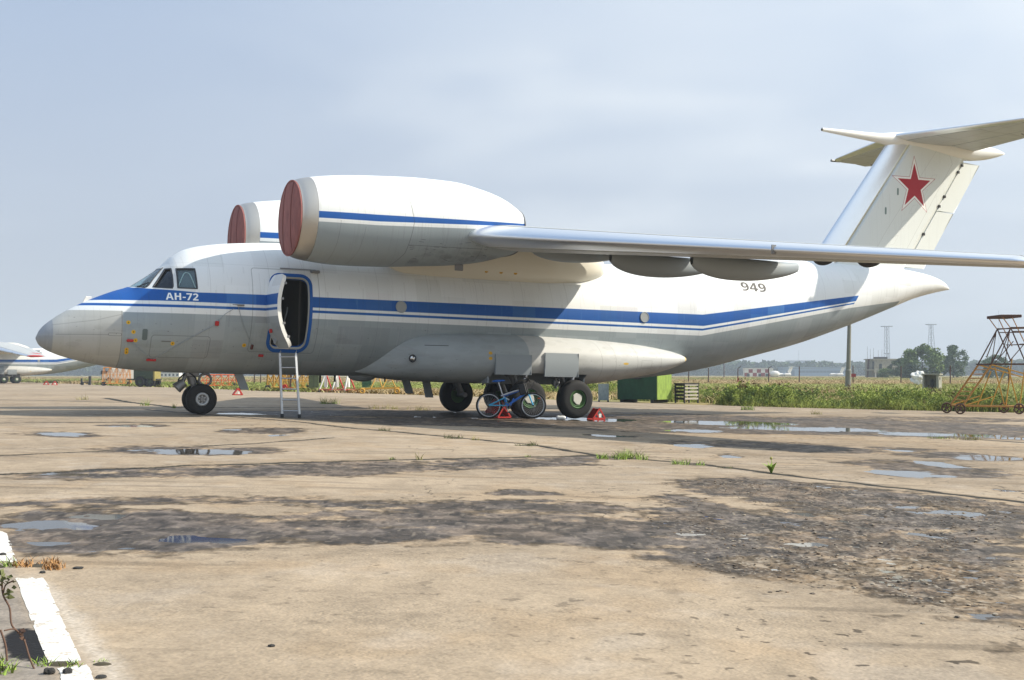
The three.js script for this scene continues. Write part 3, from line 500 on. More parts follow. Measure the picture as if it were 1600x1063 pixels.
const mSponson = P({ roughness: 0.56, specularIntensity: 0.6, map: canvasTex(1600, 300, (c, W, H) => {
  const X = (s) => ((s + 4.8) / 9.7) * W, Y = (y) => H - ((y - 0.75) / 1.5) * H, R = rng(55);
  c.fillStyle = '#a0a7a8'; c.fillRect(0, 0, W, H);
  c.fillStyle = '#c0c0bb'; c.beginPath(); c.moveTo(X(-0.76), 0); c.lineTo(X(-0.78), H); c.lineTo(W, H); c.lineTo(W, 0); c.fill();
  for (let i = 0; i < 700; i++) { const s = mix(-4.8, 4.9, R()), y = mix(0.75, 2.2, R()), r = 2 + R() * 18; c.fillStyle = `rgba(${R() < 0.6 ? '76,72,62' : '232,232,226'},${0.015 + 0.035 * R()})`; c.beginPath(); c.ellipse(X(s), Y(y), r * 1.8, r * 0.7, 0, 0, 7); c.fill(); }
  for (let i = 0; i < 120; i++) { const s = mix(-4.5, 4.5, R()), y = mix(0.8, 1.7, R()); c.fillStyle = `rgba(40,38,34,${0.2 + 0.4 * R()})`; c.fillRect(X(s), Y(y), 2 + 5 * R(), 1.5); }
  c.strokeStyle = 'rgba(66,64,58,.32)'; c.lineWidth = 1.6; for (const s of [1.35, 1.8, 2.55, 3.4, 4.2]) { c.beginPath(); c.moveTo(X(s), 0); c.lineTo(X(s + 0.12), H); c.stroke(); }
  c.strokeRect(X(2.75), Y(1.55), 60, 40);
  c.fillStyle = 'rgba(40,42,44,.8)'; c.fillRect(X(-3.4), Y(1.78), 90, 3);
  c.fillStyle = '#d7a52c'; for (const [s, y] of [[-1.85, 1.62], [-1.85, 1.49]]) { c.beginPath(); c.arc(X(s), Y(y), 8, 0, 7); c.fill(); }
  c.globalAlpha = 0.75; c.beginPath(); c.ellipse(X(2.2), Y(1.45), 15, 6, 0, 0, 7); c.fill(); c.beginPath(); c.ellipse(X(4.55), Y(1.63), 6, 14, 0, 0, 7); c.fill();
}) });

// aerofoil: list of [chord fraction, half thickness sign] round from the tail over the top to the tail underneath
const naca = (x) => 5 * (0.2969 * Math.sqrt(x) - 0.126 * x - 0.3516 * x * x + 0.2843 * x ** 3 - 0.1036 * x ** 4);
function foil(a, b, n = 18) {                                             // strip of the section between chord fractions a and b, closed
  const c = Array.from({ length: n + 1 }, (_, i) => mix(a, b, a < 0.001 ? (i / n) ** 2 : i / n));
  const up = c.map((x) => [x, naca(x)]), lo = c.map((x) => [x, -naca(x) * 0.82]);
  return a < 0.001 ? [...up.reverse(), ...lo.slice(1)] : [...up.reverse(), ...lo];
}
// loft between span stations; place(st) -> {le:[x,y,z], chord, t, up:[..], droop}
function wingLoft(sec, stations, fixed) {
  const pos = [], uvs = [], idx = [], n = sec.length;
  for (const st of stations) for (const [x, h] of sec) {
    let dx = x * st.chord, dy = h * st.t * st.chord;
    if (st.hinge !== undefined) { const hx = st.hinge * st.chord, q = dx - hx, a = st.droop || 0; dx = hx + q * Math.cos(a) + dy * Math.sin(a) * 0; dy = dy - q * Math.sin(a); dx += st.slide || 0; dy -= st.drop || 0; }
    const p = fixed ? [st.le[0] + dx, st.le[1], st.le[2] + dy] : [st.le[0] + dx, st.le[1] + dy, st.le[2]];
    pos.push(...p); uvs.push(p[0], fixed ? p[1] : p[2]);
  }
  const m = stations.length;
  for (let i = 0; i < m - 1; i++) for (let j = 0; j < n; j++) { const a = i * n + j, b = i * n + (j + 1) % n, c = a + n, d = b + n; if (fixed) idx.push(a, c, b, b, c, d); else idx.push(a, b, c, b, d, c); }
  for (const [row, f] of [[0, 1], [m - 1, 0]]) { const o = row * n; for (let j = 1; j < n - 1; j++) if (f) idx.push(o, o + j + 1, o + j); else idx.push(o, o + j, o + j + 1); }
  let g = new THREE.BufferGeometry(); g.setAttribute('position', new THREE.Float32BufferAttribute(pos, 3)); g.setAttribute('uv', new THREE.Float32BufferAttribute(uvs, 2)); g.setIndex(idx);
  g.computeVertexNormals(); return g;
}
const mWing = P({ roughness: 0.45, map: canvasTex(512, 1024, (c, W, H) => { const R = rng(3); c.fillStyle = '#b2b4b1'; c.fillRect(0, 0, W, H); for (let i = 0; i < 500; i++) { c.fillStyle = `rgba(${R() < 0.6 ? '80,76,66' : '236,236,232'},${0.02 + 0.05 * R()})`; c.beginPath(); c.ellipse(R() * W, R() * H, 4 + 40 * R(), 2 + 8 * R(), 0, 0, 7); c.fill(); } c.strokeStyle = 'rgba(60,60,56,.35)'; c.lineWidth = 1.5; for (let k = 1; k < 12; k++) { c.beginPath(); c.moveTo(0, (k * H) / 12); c.lineTo(W, (k * H) / 12); c.stroke(); } for (let k = 1; k < 4; k++) { c.beginPath(); c.moveTo((k * W) / 4, 0); c.lineTo((k * W) / 4, H); c.stroke(); } }, true) });
mWing.map.repeat.set(0.16, 0.065);

// where the airplane stands, and local -> world
const BASE = new THREE.Vector3(0, 0, -31.3), YAW = (28 * Math.PI) / 180, TILT = -0.022;
const planeM = new THREE.Matrix4().makeTranslation(BASE.x, BASE.y, BASE.z).multiply(new THREE.Matrix4().makeRotationZ(TILT)).multiply(new THREE.Matrix4().makeRotationY(YAW));
const L2W = (s, y, z) => new THREE.Vector3(s, y, z).applyMatrix4(planeM);

const plane = new THREE.Group(); plane.name = numbered('airplane'); scene.add(plane);
plane.position.copy(BASE); plane.rotation.order = 'ZYX'; plane.rotation.set(0, YAW, TILT);
tag(plane, 'large white, blue and grey jet transport with engines above its wings and its door open', 'airplane', 'airplanes parked on the apron');

{ // fuselage
  const da = (2 * Math.PI) / 160, aAll = span(0, 2 * Math.PI, da);
  const doorLoop = densify(rrect(-7.17, -6.27, 1.56, 3.29, 0.2), 0.05);
  const W1 = [[-10.14, 2.93], [-9.84, 2.905], [-9.435, 3.375], [-9.52, 3.385]], W2 = [[-9.725, 2.9], [-9.41, 3.355], [-9.31, 3.36], [-9.325, 2.93], [-9.345, 2.88]], W3 = [[-9.225, 3.35], [-8.855, 3.355], [-8.835, 2.885], [-9.24, 2.89]];
  const inLoop = (l, s, y) => inPoly(l, s, y);
  const inWind = (s, y, z) => { const base = 2.93 - 0.05 * Math.abs(z), post = -9.84 + (y - 2.905) * 0.862; return y > base && y < 3.385 - 0.02 * Math.abs(z) && s < post && Math.abs(z) > 0.045 && s > -10.2; };
  const doorA = [-22, 16], winA = [4, 76], doorS = [-7.4, -6.04], winS = [-10.3, -8.6];
  const winOpen = (s, y, z) => inWind(s, y, z) || inLoop(W2, s, y) || inLoop(W3, s, y);
  const foreS = [...span(-10.37, -10.3, 0.07), ...span(-10.3, -8.6, 0.1).slice(1), ...span(-8.6, -7.4, 0.15).slice(1), ...span(-7.4, -6.04, 0.136).slice(1), ...span(-6.04, 2.3, 0.3).slice(1)];
  const mod = (a) => { const k = Math.round(a / da - 0.5) + 0.5; return ((a / da) % 160 + 160) % 160; };
  const keepMain = (s, y, z, u, v) => { const k = mod(v), kk = k > 120 ? k - 160 : k; if (s > doorS[0] && s < doorS[1] && kk > doorA[0] && kk < doorA[1]) return false; if (s > winS[0] && s < winS[1] && k > winA[0] && k < winA[1]) return false; return true; };
  const fg = surf(foreS, aAll, (s, a) => fus(s, a), { keep: keepMain, uv: uvF(-12.2, 2.3), flip: true });
  const dg = surf(span(doorS[0], doorS[1], 0.017), span(doorA[0] * da, doorA[1] * da, da / 3), (s, a) => fus(s, a), { keep: (s, y) => !inLoop(doorLoop, s, y), uv: uvF(-12.2, 2.3), flip: true });
  const wg = surf(span(winS[0], winS[1], 0.0125), span(winA[0] * da, winA[1] * da, da / 3), (s, a) => fus(s, a), { keep: (s, y, z) => !winOpen(s, y, z), uv: uvF(-12.2, 2.3), flip: true });
  const fw = part('forward_fuselage', [fg, dg, wg], mFore, plane);
  part('radome', surf([...span(-11.75, -11, 0.06), ...span(-11, -10.37, 0.09).slice(1)], aAll, (s, a) => fus(s, a), { uv: uvF(-12.2, 2.3), flip: true }), mFore, plane);
  part('nose_tip', surf([-12.07, -12.065, -12.055, -12.04, -12.02, ...span(-12, -11.75, 0.03)], aAll, (s, a) => fus(s, a), { uv: uvF(-12.2, 2.3), flip: true }), mFore, plane);
  part('rear_fuselage', surf(span(2.3, 16.73, 0.2), aAll, (s, a) => fus(s, a), { uv: uvF(2.3, 16.9), flip: true }), mAft, plane);
  // inside
  const mIn = new THREE.MeshStandardMaterial({ color: new THREE.Color(0.2, 0.19, 0.165), roughness: 0.85 });
  part('cabin_lining', surf(span(-10.0, 1.5, 0.1), span(-0.9, Math.PI + 0.9, da), (s, a) => fus(s, a, 0.11), { keep: (s, y, z) => !(z > 0 && s > -7.3 && s < -6.15 && y > 1.5 && y < 3.35) && !(s < -8.75 && y > 2.85 && y < 3.42) }), mIn, plane);
  part('cabin_floor', [box(-3.6, 1.47, 0, 7.6, 0.06, 1.7), box(-8.45, 2.55, -0.1, 0.06, 2.0, 1.6), box(-6.1, 2.6, -0.55, 0.05, 2.2, 1.6)], mIn, plane);
  part('cabin_handle', [tube([[-6.5, 2.2, 0.3], [-6.5, 2.32, 0.34], [-6.46, 2.5, 0.36], [-6.44, 2.62, 0.34]], 0.022, 12, 6), box(-6.52, 2.12, 0.32, 0.08, 0.16, 0.05, 0.02)], mGreyPaint, plane);
  part('cockpit_seat', [box(-9.0, 2.6, 0.5, 0.16, 0.8, 0.5, 0.05), box(-9.22, 2.25, 0.5, 0.5, 0.14, 0.5, 0.05), box(-9.0, 2.6, -0.5, 0.16, 0.8, 0.5, 0.05)], mIn, plane);
  // door surround, door, ladder sill
  part('door_frame', [ring(doorLoop, 0.062, 0.015, 0.012, 0.14)], mBluePaint, plane);
  const mSeal = P({ color: rgb(176, 176, 168), roughness: 0.5 });
  part('door_seal', [ring(offsetLoop(doorLoop, -0.03), 0.012, 0.012, 0.004, 0.05)], mSeal, plane);
  {
    const loop = rrect(-7.15, -6.29, 1.58, 3.27, 0.19, 6), sh = -7.19, zh = 1.44, ph = (86 * Math.PI) / 180;
    const swing = (g) => { const p = g.attributes.position; for (let i = 0; i < p.count; i++) { const ds = p.getX(i) - sh, dz = p.getZ(i) - zh; p.setX(i, sh + ds * Math.cos(ph) - dz * Math.sin(ph)); p.setZ(i, zh + 0.03 + ds * Math.sin(ph) + dz * Math.cos(ph)); } g.computeVertexNormals(); return g; };
    const dl = densify(loop, 0.06);
    const door = part('door', swing(sheet(dl, 0.0, 14, 14, (s, y) => uvF(-12.2, 2.3)([s, y]))), mFore, plane);
    part('door_lining', [swing(sheet(dl, -0.085, 10)), swing(ring(offsetLoop(dl, 0.0), 0.0, 0.0, 0.001, 0.086))], mWhitePaint, door);
    const lat = [];
    for (const y of [1.85, 2.15, 2.7, 3.05]) { const b = box(-6.33, y, skinZ(-6.4, y) - 0.11, 0.09, 0.05, 0.06); lat.push(swing(b)); }
    const hub = new THREE.CylinderGeometry(0.1, 0.1, 0.02, 20); hub.rotateX(Math.PI / 2); hub.translate(-6.95, 1.78, skinZ(-6.95, 1.78) + 0.005); 
    for (const l of lat) part('latch', l, mSteel, door); part('lock_disc', swing(hub), mGreyPaint, door);
    const pin = box(-6.95, 1.98, skinZ(-6.95, 1.98) + 0.02, 0.14, 0.09, 0.03, 0.01); part('red_plug', swing(pin), mRed, door);
  }
  part('rain_gutter', [bar(onSkin(-6.95, 3.45, 0.03), onSkin(-6.1, 3.44, 0.05), 0.014), box(-6.12, 3.43, skinZ(-6.12, 3.43) + 0.06, 0.2, 0.07, 0.14, 0.02)], mSteel, plane);
  // cockpit glazing
  const glass = P({ color: new THREE.Color(0.62, 0.8, 0.82), transmission: 0.9, roughness: 0.03, ior: 1.5, thickness: 0, transparent: true });
  const glassDark = P({ color: new THREE.Color(0.02, 0.022, 0.025), roughness: 0.06 });
  const mSeal2 = P({ color: new THREE.Color(0.03, 0.03, 0.032), roughness: 0.5 });
  const curtain = new THREE.MeshStandardMaterial({ color: rgb(92, 96, 104), roughness: 0.9 });
  const wsA = span(winS[0], -9.3, 0.025), wsV = span(winA[0] * da, winA[1] * da, da / 2);
  const ws = surf(wsA, wsV, (s, a) => fus(s, a, 0.012), { keep: (s, y, z) => inWind(s, y, z), flip: true });
  const panes = [ws];
  const windshield = part('windshield', panes, glass, plane);
  for (const sgn of [1, -1]) {
    const mm = (g) => (sgn > 0 ? g : mirror(g));
    const w3 = part('side_window', mm(sheet(densify(W3, 0.05), -0.02)), sgn > 0 ? glass : glassDark, plane);
    part('window_frame', mm(ring(densify(W3, 0.05), 0.02, 0.012, 0.006, 0.05)), mSeal2, w3);
    if (sgn > 0) { part('curtain', mm(sheet(densify(offsetLoop(W3, -0.02), 0.05), -0.1)), curtain, w3); part('window_brace', [tube([onSkin(-9.225, 2.93, -0.06), onSkin(-9.1, 3.22, -0.06), onSkin(-9.065, 3.28, -0.06), onSkin(-9.02, 3.3, -0.06), onSkin(-8.975, 3.28, -0.06), onSkin(-8.94, 3.2, -0.06), onSkin(-8.86, 2.93, -0.06)], 0.011, 40, 6)], mWhitePaint, w3); }
    const w2 = part('sliding_window', mm(sheet(densify(W2, 0.05), -0.05)), glassDark, plane);
    part('window_frame', mm(ring(densify(W2, 0.05), 0.016, 0.01, 0.005, 0.06)), mSeal2, w2);
    const fr = [[-10.13, 2.925], [-9.84, 2.9], [-9.43, 3.385], [-9.5, 3.392]];
    part('windshield_frame', mm(tube([[-10.0, 2.915], [-9.84, 2.9], [-9.64, 3.14], [-9.43, 3.385]].map(([s, y]) => onSkin(s, y, 0.004)), 0.014, 24, 5)), mSeal2, windshield);
    part('wiper', mm(bar(onSkin(-10.02, 2.88, 0.03), onSkin(-9.78, 2.99, 0.03), 0.012)), mDark, windshield);
  }
  // fittings on the skin
  const disc = (s, y, r, m, name) => { const g = new THREE.CylinderGeometry(r, r, 0.02, 24); g.rotateX(Math.PI / 2); const n = skinN(s, y); g.applyQuaternion(new THREE.Quaternion().setFromUnitVectors(new THREE.Vector3(0, 0, 1), n)); const p = onSkin(s, y, 0.003); g.translate(...p); return part(name, g, m, plane); };
  const mPort = P({ color: rgb(150, 152, 150), roughness: 0.4 });
  for (const [s, y] of [[-3.98, 2.69], [3.178, 2.745]]) { const r = disc(s, y, 0.135, mPort, 'porthole'); const g = new THREE.TorusGeometry(0.135, 0.012, 6, 28); const n = skinN(s, y); g.applyQuaternion(new THREE.Quaternion().setFromUnitVectors(new THREE.Vector3(0, 0, 1), n)); g.translate(...onSkin(s, y, 0.012)); part('porthole_rim', g, mGreyPaint, r); }
  const plug = (s, y, w, h) => { const n = skinN(s, y), g = new RoundedBoxGeometry(w, h, 0.05, 2, 0.02); g.applyQuaternion(new THREE.Quaternion().setFromUnitVectors(new THREE.Vector3(0, 0, 1), n)); g.translate(...onSkin(s, y, 0.025)); return g; };
  for (const [s, y, w, h] of [[-10.21, 1.68, 0.15, 0.06], [-9.7, 1.27, 0.22, 0.055], [-8.4, 2.12, 0.09, 0.11], [-7.28, 1.43, 0.12, 0.06]]) part('red_plug', plug(s, y, w, h), mRed, plane);
  const mYel = new THREE.MeshStandardMaterial({ color: rgb(206, 160, 40), roughness: 0.6 });
  part('dark_plug', plug(-7.54, 1.62, 0.06, 0.13), new THREE.MeshStandardMaterial({ color: rgb(84, 44, 38), roughness: 0.7 }), plane);
  part('tie_cord', [tube([[-10.2, 1.66], [-10.1, 1.58], [-9.9, 1.42], [-9.7, 1.29]].map(([s, y]) => onSkin(s, y, 0.02)), 0.007, 24, 5), tube([[-9.66, 1.29], [-9.2, 1.6], [-8.8, 1.86], [-8.42, 2.1]].map(([s, y]) => onSkin(s, y, 0.02)), 0.007, 24, 5), tube([[-8.4, 2.14], [-8.25, 2.32], [-8.05, 2.46]].map(([s, y]) => onSkin(s, y, 0.02)), 0.006, 16, 5), tube([[-7.95, 2.5], [-7.85, 2.2], [-7.7, 1.9], [-7.55, 1.66]].map(([s, y]) => onSkin(s, y, 0.02)), 0.006, 20, 5)], mGreyPaint, plane);
  part('pitot_probe', [bar(onSkin(-7.86, 2.555, 0.0), onSkin(-7.92, 2.55, 0.09), 0.012), bar(onSkin(-7.86, 2.55, 0.09), onSkin(-8.1, 2.55, 0.1), 0.014, 0.008), box(-7.9, 2.55, skinZ(-7.9, 2.55) + 0.03, 0.16, 0.03, 0.06, 0.01)], mSteel, plane);
  // small fin antenna on the nose, blisters and blades under the belly
  const blade = (s, y, z, l, h, w, rake) => { const sh = new THREE.Shape(); sh.moveTo(0, 0); sh.lineTo(l, 0); sh.lineTo(l + rake, h); sh.lineTo(rake + l * 0.25, h); sh.closePath(); const g = new THREE.ExtrudeGeometry(sh, { depth: w, bevelEnabled: true, bevelSize: 0.008, bevelThickness: 0.008, bevelSegments: 1 }); g.translate(s, y, z - w / 2); return g; };
  part('antenna_fin', blade(-11.13, 2.46, 0, 0.16, 0.2, 0.02, 0.05), mWhitePaint, plane);
  const plank = (s, y, len, w, rake, z) => { const sh = new THREE.Shape(); sh.moveTo(0, 0); sh.lineTo(w, 0); sh.lineTo(w + rake, -len); sh.lineTo(rake, -len); sh.closePath(); const g = new THREE.ExtrudeGeometry(sh, { depth: 0.04, bevelEnabled: true, bevelSize: 0.01, bevelThickness: 0.01, bevelSegments: 1 }); g.translate(s, y, z); return g; };
  part('blade_antenna', plank(-7.62, 1.02, 0.42, 0.19, 0.18, 0), mGreyPaint, plane);
  part('belly_strake', plank(-3.1, 1.05, 0.5, 0.2, 0.18, -0.5), mGreyPaint, plane);
  part('belly_strake', plank(-2.5, 1.05, 0.6, 0.2, 0.15, -0.5), mGreyPaint, plane);
  const bl = new THREE.SphereGeometry(1, 32, 16); bl.scale(0.36, 0.14, 0.26); bl.translate(-4.35, 0.98, 0); part('belly_dome', bl, mGreyPaint, plane);
  for (const b of [box(-5.45, 0.9, 0, 0.05, 0.22, 0.02), box(-5.1, 0.92, 0.1, 0.05, 0.2, 0.02), box(-3.72, 0.92, 0, 0.035, 0.16, 0.02)]) part('belly_blade', b, mDark, plane);
  // fairing between fuselage and wing
  const mBeige = P({ color: rgb(221, 215, 198), roughness: 0.45 });
  part('wing_fairing', body(span(-4.7, 2.4, 0.16), { top: curve([[-4.7, 4.0], [-3.6, 4.6], [-2, 4.92], [0.3, 4.95], [1.7, 4.6], [2.4, 4.25]]), bot: curve([[-4.7, 3.75], [-3.8, 3.35], [0, 3.3], [1.2, 3.4], [2.4, 3.8]]), out: curve([[-4.7, 0.7], [-3.8, 1.45], [-2.5, 1.62], [0.3, 1.6], [1.3, 1.5], [2.0, 1.28], [2.4, 0.8]]), n: () => 2.8 }), mBeige, plane);
  for (const s of [-1.64, -1.22, -0.8]) { const g = new THREE.CylinderGeometry(0.05, 0.05, 0.02, 16); g.rotateX(Math.PI / 2); g.translate(s, 3.72, 1.52); part('filler_cap', g, mYel, plane); }
}
{ // fin, rudder, stabiliser, bullet
  const LE = (y) => 10.95 + (y - 5.38) * 0.787, TE = (y) => 15.44 + (y - 4.78) * 0.7036;
  const st = [4.55, 5.5, 6.5, 7.5, 8.4, 9.12].map((y) => ({ le: [LE(y), y, 0], chord: TE(y) - LE(y), t: 0.105 }));
  const uvFix = (g) => { const p = g.attributes.position, u = g.attributes.uv; for (let i = 0; i < p.count; i++) u.setXY(i, ...uvV([p.getX(i), p.getY(i)])); return g; };
  part('fin_leading_edge', wingLoft(foil(0, 0.17), st, true), mLE, plane);
  part('fin', uvFix(wingLoft(foil(0.172, 0.795), st, true)), mFin, plane);
  const rud = (y0, y1) => span(y0, y1, 0.6).map((y) => ({ le: [LE(y), y, 0], chord: TE(y) - LE(y), t: 0.105 }));
  part('rudder', uvFix(wingLoft(foil(0.8, 1), rud(4.95, 6.92), true)), mFin, plane);
  part('rudder', uvFix(wingLoft(foil(0.8, 1), rud(6.95, 8.72), true)), mFin, plane);
  
  for (const y of [5.35, 6.1, 7.1, 7.45, 8.35, 8.6]) for (const s of [1, -1]) part('rudder_hinge', box(LE(y) + (TE(y) - LE(y)) * 0.8, y, s * 0.13, 0.1, 0.09, 0.04, 0.01), mDark, plane);
  const bt = curve([[10.96, 0.055], [12, 0.1], [13.4, 0.16], [14.2, 0.26], [15.5, 0.33], [17, 0.34], [18.3, 0.26], [19.1, 0.13], [19.47, 0.02]]), bc = curve([[10.96, 9.12], [13.5, 9.13], [15, 9.17], [17.5, 9.14], [19.47, 9.27]]);
  part('tail_bullet', body([10.955, ...span(10.96, 19.47, 0.15)], { top: (s) => bc(s) + (s < 10.958 ? 0.001 : bt(s)), bot: (s) => bc(s) - (s < 10.958 ? 0.001 : bt(s)), out: (s) => (s < 10.958 ? 0.001 : bt(s) * 0.95) }, {}, 32), mWhitePaint, plane);
  const zs = [0.1, 1.4, 2.8, 4.0, 4.3], sl = (z) => 13.92 + 0.36 * z, sc = (z) => 3.7 - 0.46 * z, sy = (z) => 9.24 + 0.008 * z;
  const ss = (hinge, droop) => zs.map((z, i) => ({ le: [sl(z) + (i === 4 ? 0.12 : 0), sy(z), z], chord: sc(z) - (i === 4 ? 0.2 : 0), t: i === 4 ? 0.05 : 0.1, hinge, droop }));
  const G = [['stabilizer_leading_edge', wingLoft(foil(0, 0.1), ss()), mLE], ['stabilizer', wingLoft(foil(0.102, 0.66), ss()), mWing], ['elevator', wingLoft(foil(0.67, 1), ss(0.67, 0.12)), mWing]];
  for (const [n, g, m] of G) { part(n, g, m, plane); part(n, mirror(g), m, plane); }
  for (const s of [1, -1]) { part('static_wick', bar([16.3, 9.05, s * 3.2], [16.9, 8.9, s * 3.2], 0.015), mSteel, plane); part('tip_weight', bar([15.45, 9.27, s * 4.32], [15.9, 9.27, s * 4.34], 0.05, 0.02), mSteel, plane); }
}
{ // wings
  const LEs = (z) => -3.02 + 0.31 * (z - 3.4), LEy = (z) => 4.34 - 0.106 * (z - 3.4), TEs = (z) => 2.0 + 0.047 * (z - 1.6), tk = (z) => mix(0.135, 0.11, (z - 1.6) / 13.9);
  const zs = [...span(0.4, 3, 0.9), ...span(3.4, 15.3, 1.2), 15.5];
  const mk = (list, hinge, droop, slide, drop) => list.map((z) => { const tip = z > 15.4; return { le: [LEs(z) + (tip ? 0.15 : 0), LEy(z), z], chord: TEs(z) - LEs(z) - (tip ? 0.3 : 0), t: tip ? 0.05 : tk(z), hinge, droop, slide, drop }; });
  const parts = [['leading_edge', wingLoft(foil(0, 0.12, 14), mk(zs)), mLE], ['wing_panel', wingLoft(foil(0.122, 0.72, 14), mk(zs)), mWing],
    ['inner_flap', wingLoft(foil(0.725, 1, 10), mk(span(1.7, 4.3, 1.3), 0.725, 0.16, 0.08, 0.03)), mWing], ['flap', wingLoft(foil(0.725, 1, 10), mk(span(4.35, 10.4, 1), 0.725, 0.05)), mWing], ['aileron', wingLoft(foil(0.725, 1, 10), mk(span(10.45, 15.2, 1.2), 0.725, 0.02)), mWing]];
  const pod = (z, s0, s1, w, h, yTop) => body(span(s0, s1, (s1 - s0) / 26), { top: () => yTop + 0.12, bot: (s) => { const t = (s - s0) / (s1 - s0); return yTop + 0.1 - (h + 0.1) * Math.sqrt(Math.max(0, Math.sin(Math.PI * Math.min(1, t * 0.93 + 0.02) ** 0.72))) - 0.02 * t; }, out: (s) => { const t = (s - s0) / (s1 - s0); return Math.max(0.01, w * Math.sqrt(Math.max(0, Math.sin(Math.PI * (0.02 + 0.96 * t ** 0.8))))); }, zc: () => z, n: () => 2.2 }, {}, 28);
  parts.push(['flap_track_pod', pod(5.0, -0.15, 2.95, 0.25, 0.40, 3.9), mGreyPaint], ['flap_track_pod', pod(8.0, -0.05, 2.85, 0.24, 0.36, 3.6), mGreyPaint], ['flap_track_pod', pod(3.1, -1.2, 1.3, 0.2, 0.22, 4.14), mGreyPaint], ['flap_hinge', pod(10.3, 1.2, 1.75, 0.08, 0.1, 3.52), mDark], ['flap_hinge', pod(11.6, 1.1, 1.7, 0.08, 0.1, 3.38), mDark], ['slat_rib', box(LEs(11.2) + 0.02, LEy(11.2), 11.2, 0.1, 0.17, 0.02), mSteel]);
  for (const [n, g, m] of parts) { part(n, g, m, plane); part(n, mirror(g), m, plane); }
  const lamp = P({ color: new THREE.Color(0.7, 0.25, 0.1), roughness: 0.15 }), clear = P({ color: new THREE.Color(0.75, 0.7, 0.6), roughness: 0.15, clearcoat: 1 });
  for (const s of [1, -1]) { const g = new THREE.SphereGeometry(1, 20, 12); g.scale(0.24, 0.07, 0.12); g.translate(LEs(15.5) + 0.34, LEy(15.5), 15.5 * s); const t = part('tip_light', g, clear, plane); const b = new THREE.SphereGeometry(1, 16, 10); b.scale(0.3, 0.05, 0.1); b.translate(LEs(15.5) + 0.42, LEy(15.5) - 0.05, 15.48 * s); part('lamp_base', b, lamp, t); }
}
{ // nacelles over the wing
  const zc = 2.35;
  const top_ = curve([[-7.12, 5.33], [-7.0, 5.385], [-6.78, 5.44], [-6, 5.56], [-5.1, 5.635], [-4, 5.69], [-3.3, 5.68], [-2.5, 5.54], [-2.0, 5.37], [-1.62, 5.12]]);
  const bot_ = curve([[-7.12, 3.63], [-7.0, 3.585], [-6.78, 3.545], [-6, 3.49], [-5.1, 3.51], [-4, 3.59], [-3.2, 3.66], [-2.4, 3.78], [-1.62, 4.0]]);
  const out_ = curve([[-7.12, 0.85], [-7.0, 0.9], [-6.78, 0.95], [-6, 1.03], [-5, 1.07], [-3.4, 1.06], [-2.4, 1.02], [-1.62, 0.97]]);
  const nn = curve([[-7.2, 2], [-4, 2], [-2.7, 2.3], [-1.62, 2.7]]);
  const F = { top: top_, bot: bot_, out: out_, zc: () => zc, n: nn };
  const cowl = body(span(-6.78, -1.62, 0.14), F, { uv: uvN }, 96);
  const lip = body([...span(-7.12, -6.785, 0.045)], F, {}, 96);
  const lipIn = surf(span(-7.12, -6.9, 0.05), span(0, 2 * Math.PI, 0.09), (s, a) => [s, 4.48 + (0.85 - (s + 7.12) * 0.3) * Math.sin(a), zc + (0.85 - (s + 7.12) * 0.3) * Math.cos(a)]);
  const exit = surf(span(0, 1, 0.25), span(0, 2 * Math.PI, Math.PI / 48), (t, a) => { const k = 2 / 2.7, c = Math.cos(a), q = Math.sin(a), yc = (5.12 + 4.0) / 2, h = (5.12 - 4.0) / 2; return [-1.63, yc + t * h * Math.sign(q) * Math.abs(q) ** k, zc + t * 0.97 * Math.sign(c) * Math.abs(c) ** k]; });
  const rimg = []; for (let i = 0; i < 60; i++) { const f = (a) => { const k = 2 / 2.7, c = Math.cos(a), q = Math.sin(a); return [-1.62, 4.555 + 0.56 * Math.sign(q) * Math.abs(q) ** k, zc + 0.985 * Math.sign(c) * Math.abs(c) ** k]; }; rimg.push(bar(f((i / 60) * 2 * Math.PI), f(((i + 1) / 60) * 2 * Math.PI), 0.016, 0.016, 5)); }
  for (const s of [1, -1]) {
    const m = (g) => (s > 0 ? g : mirror(g));
    const nac = part('engine_nacelle', m(cowl), mNac, plane); nac.position.set(0.1, 0.045, 0);
    part('intake_lip', [m(lip), m(lipIn)], mLip, nac); part('exhaust_nozzle', [m(exit), m(merge(rimg))], mSteel, nac);
    part('drain_mast', [m(box(-2.95, 3.62, zc + 0.1, 0.22, 0.16, 0.05, 0.02))], mSteel, nac);
  }
}
function wheelParts(R, w, rimR, hub) {                                    // wheel about the z axis
  const prof = []; for (let i = 0; i <= 22; i++) { const a = -Math.PI / 2 + (Math.PI * i) / 22, k = 0.78; prof.push(new THREE.Vector2(rimR + (R - rimR) * Math.abs(Math.cos(a)) ** 0.55 * 1, (w / 2) * Math.sign(Math.sin(a)) * Math.abs(Math.sin(a)) ** 0.75)); }
  const tyre = new THREE.LatheGeometry(prof, 56); tyre.rotateX(Math.PI / 2);
  return tyre;
}
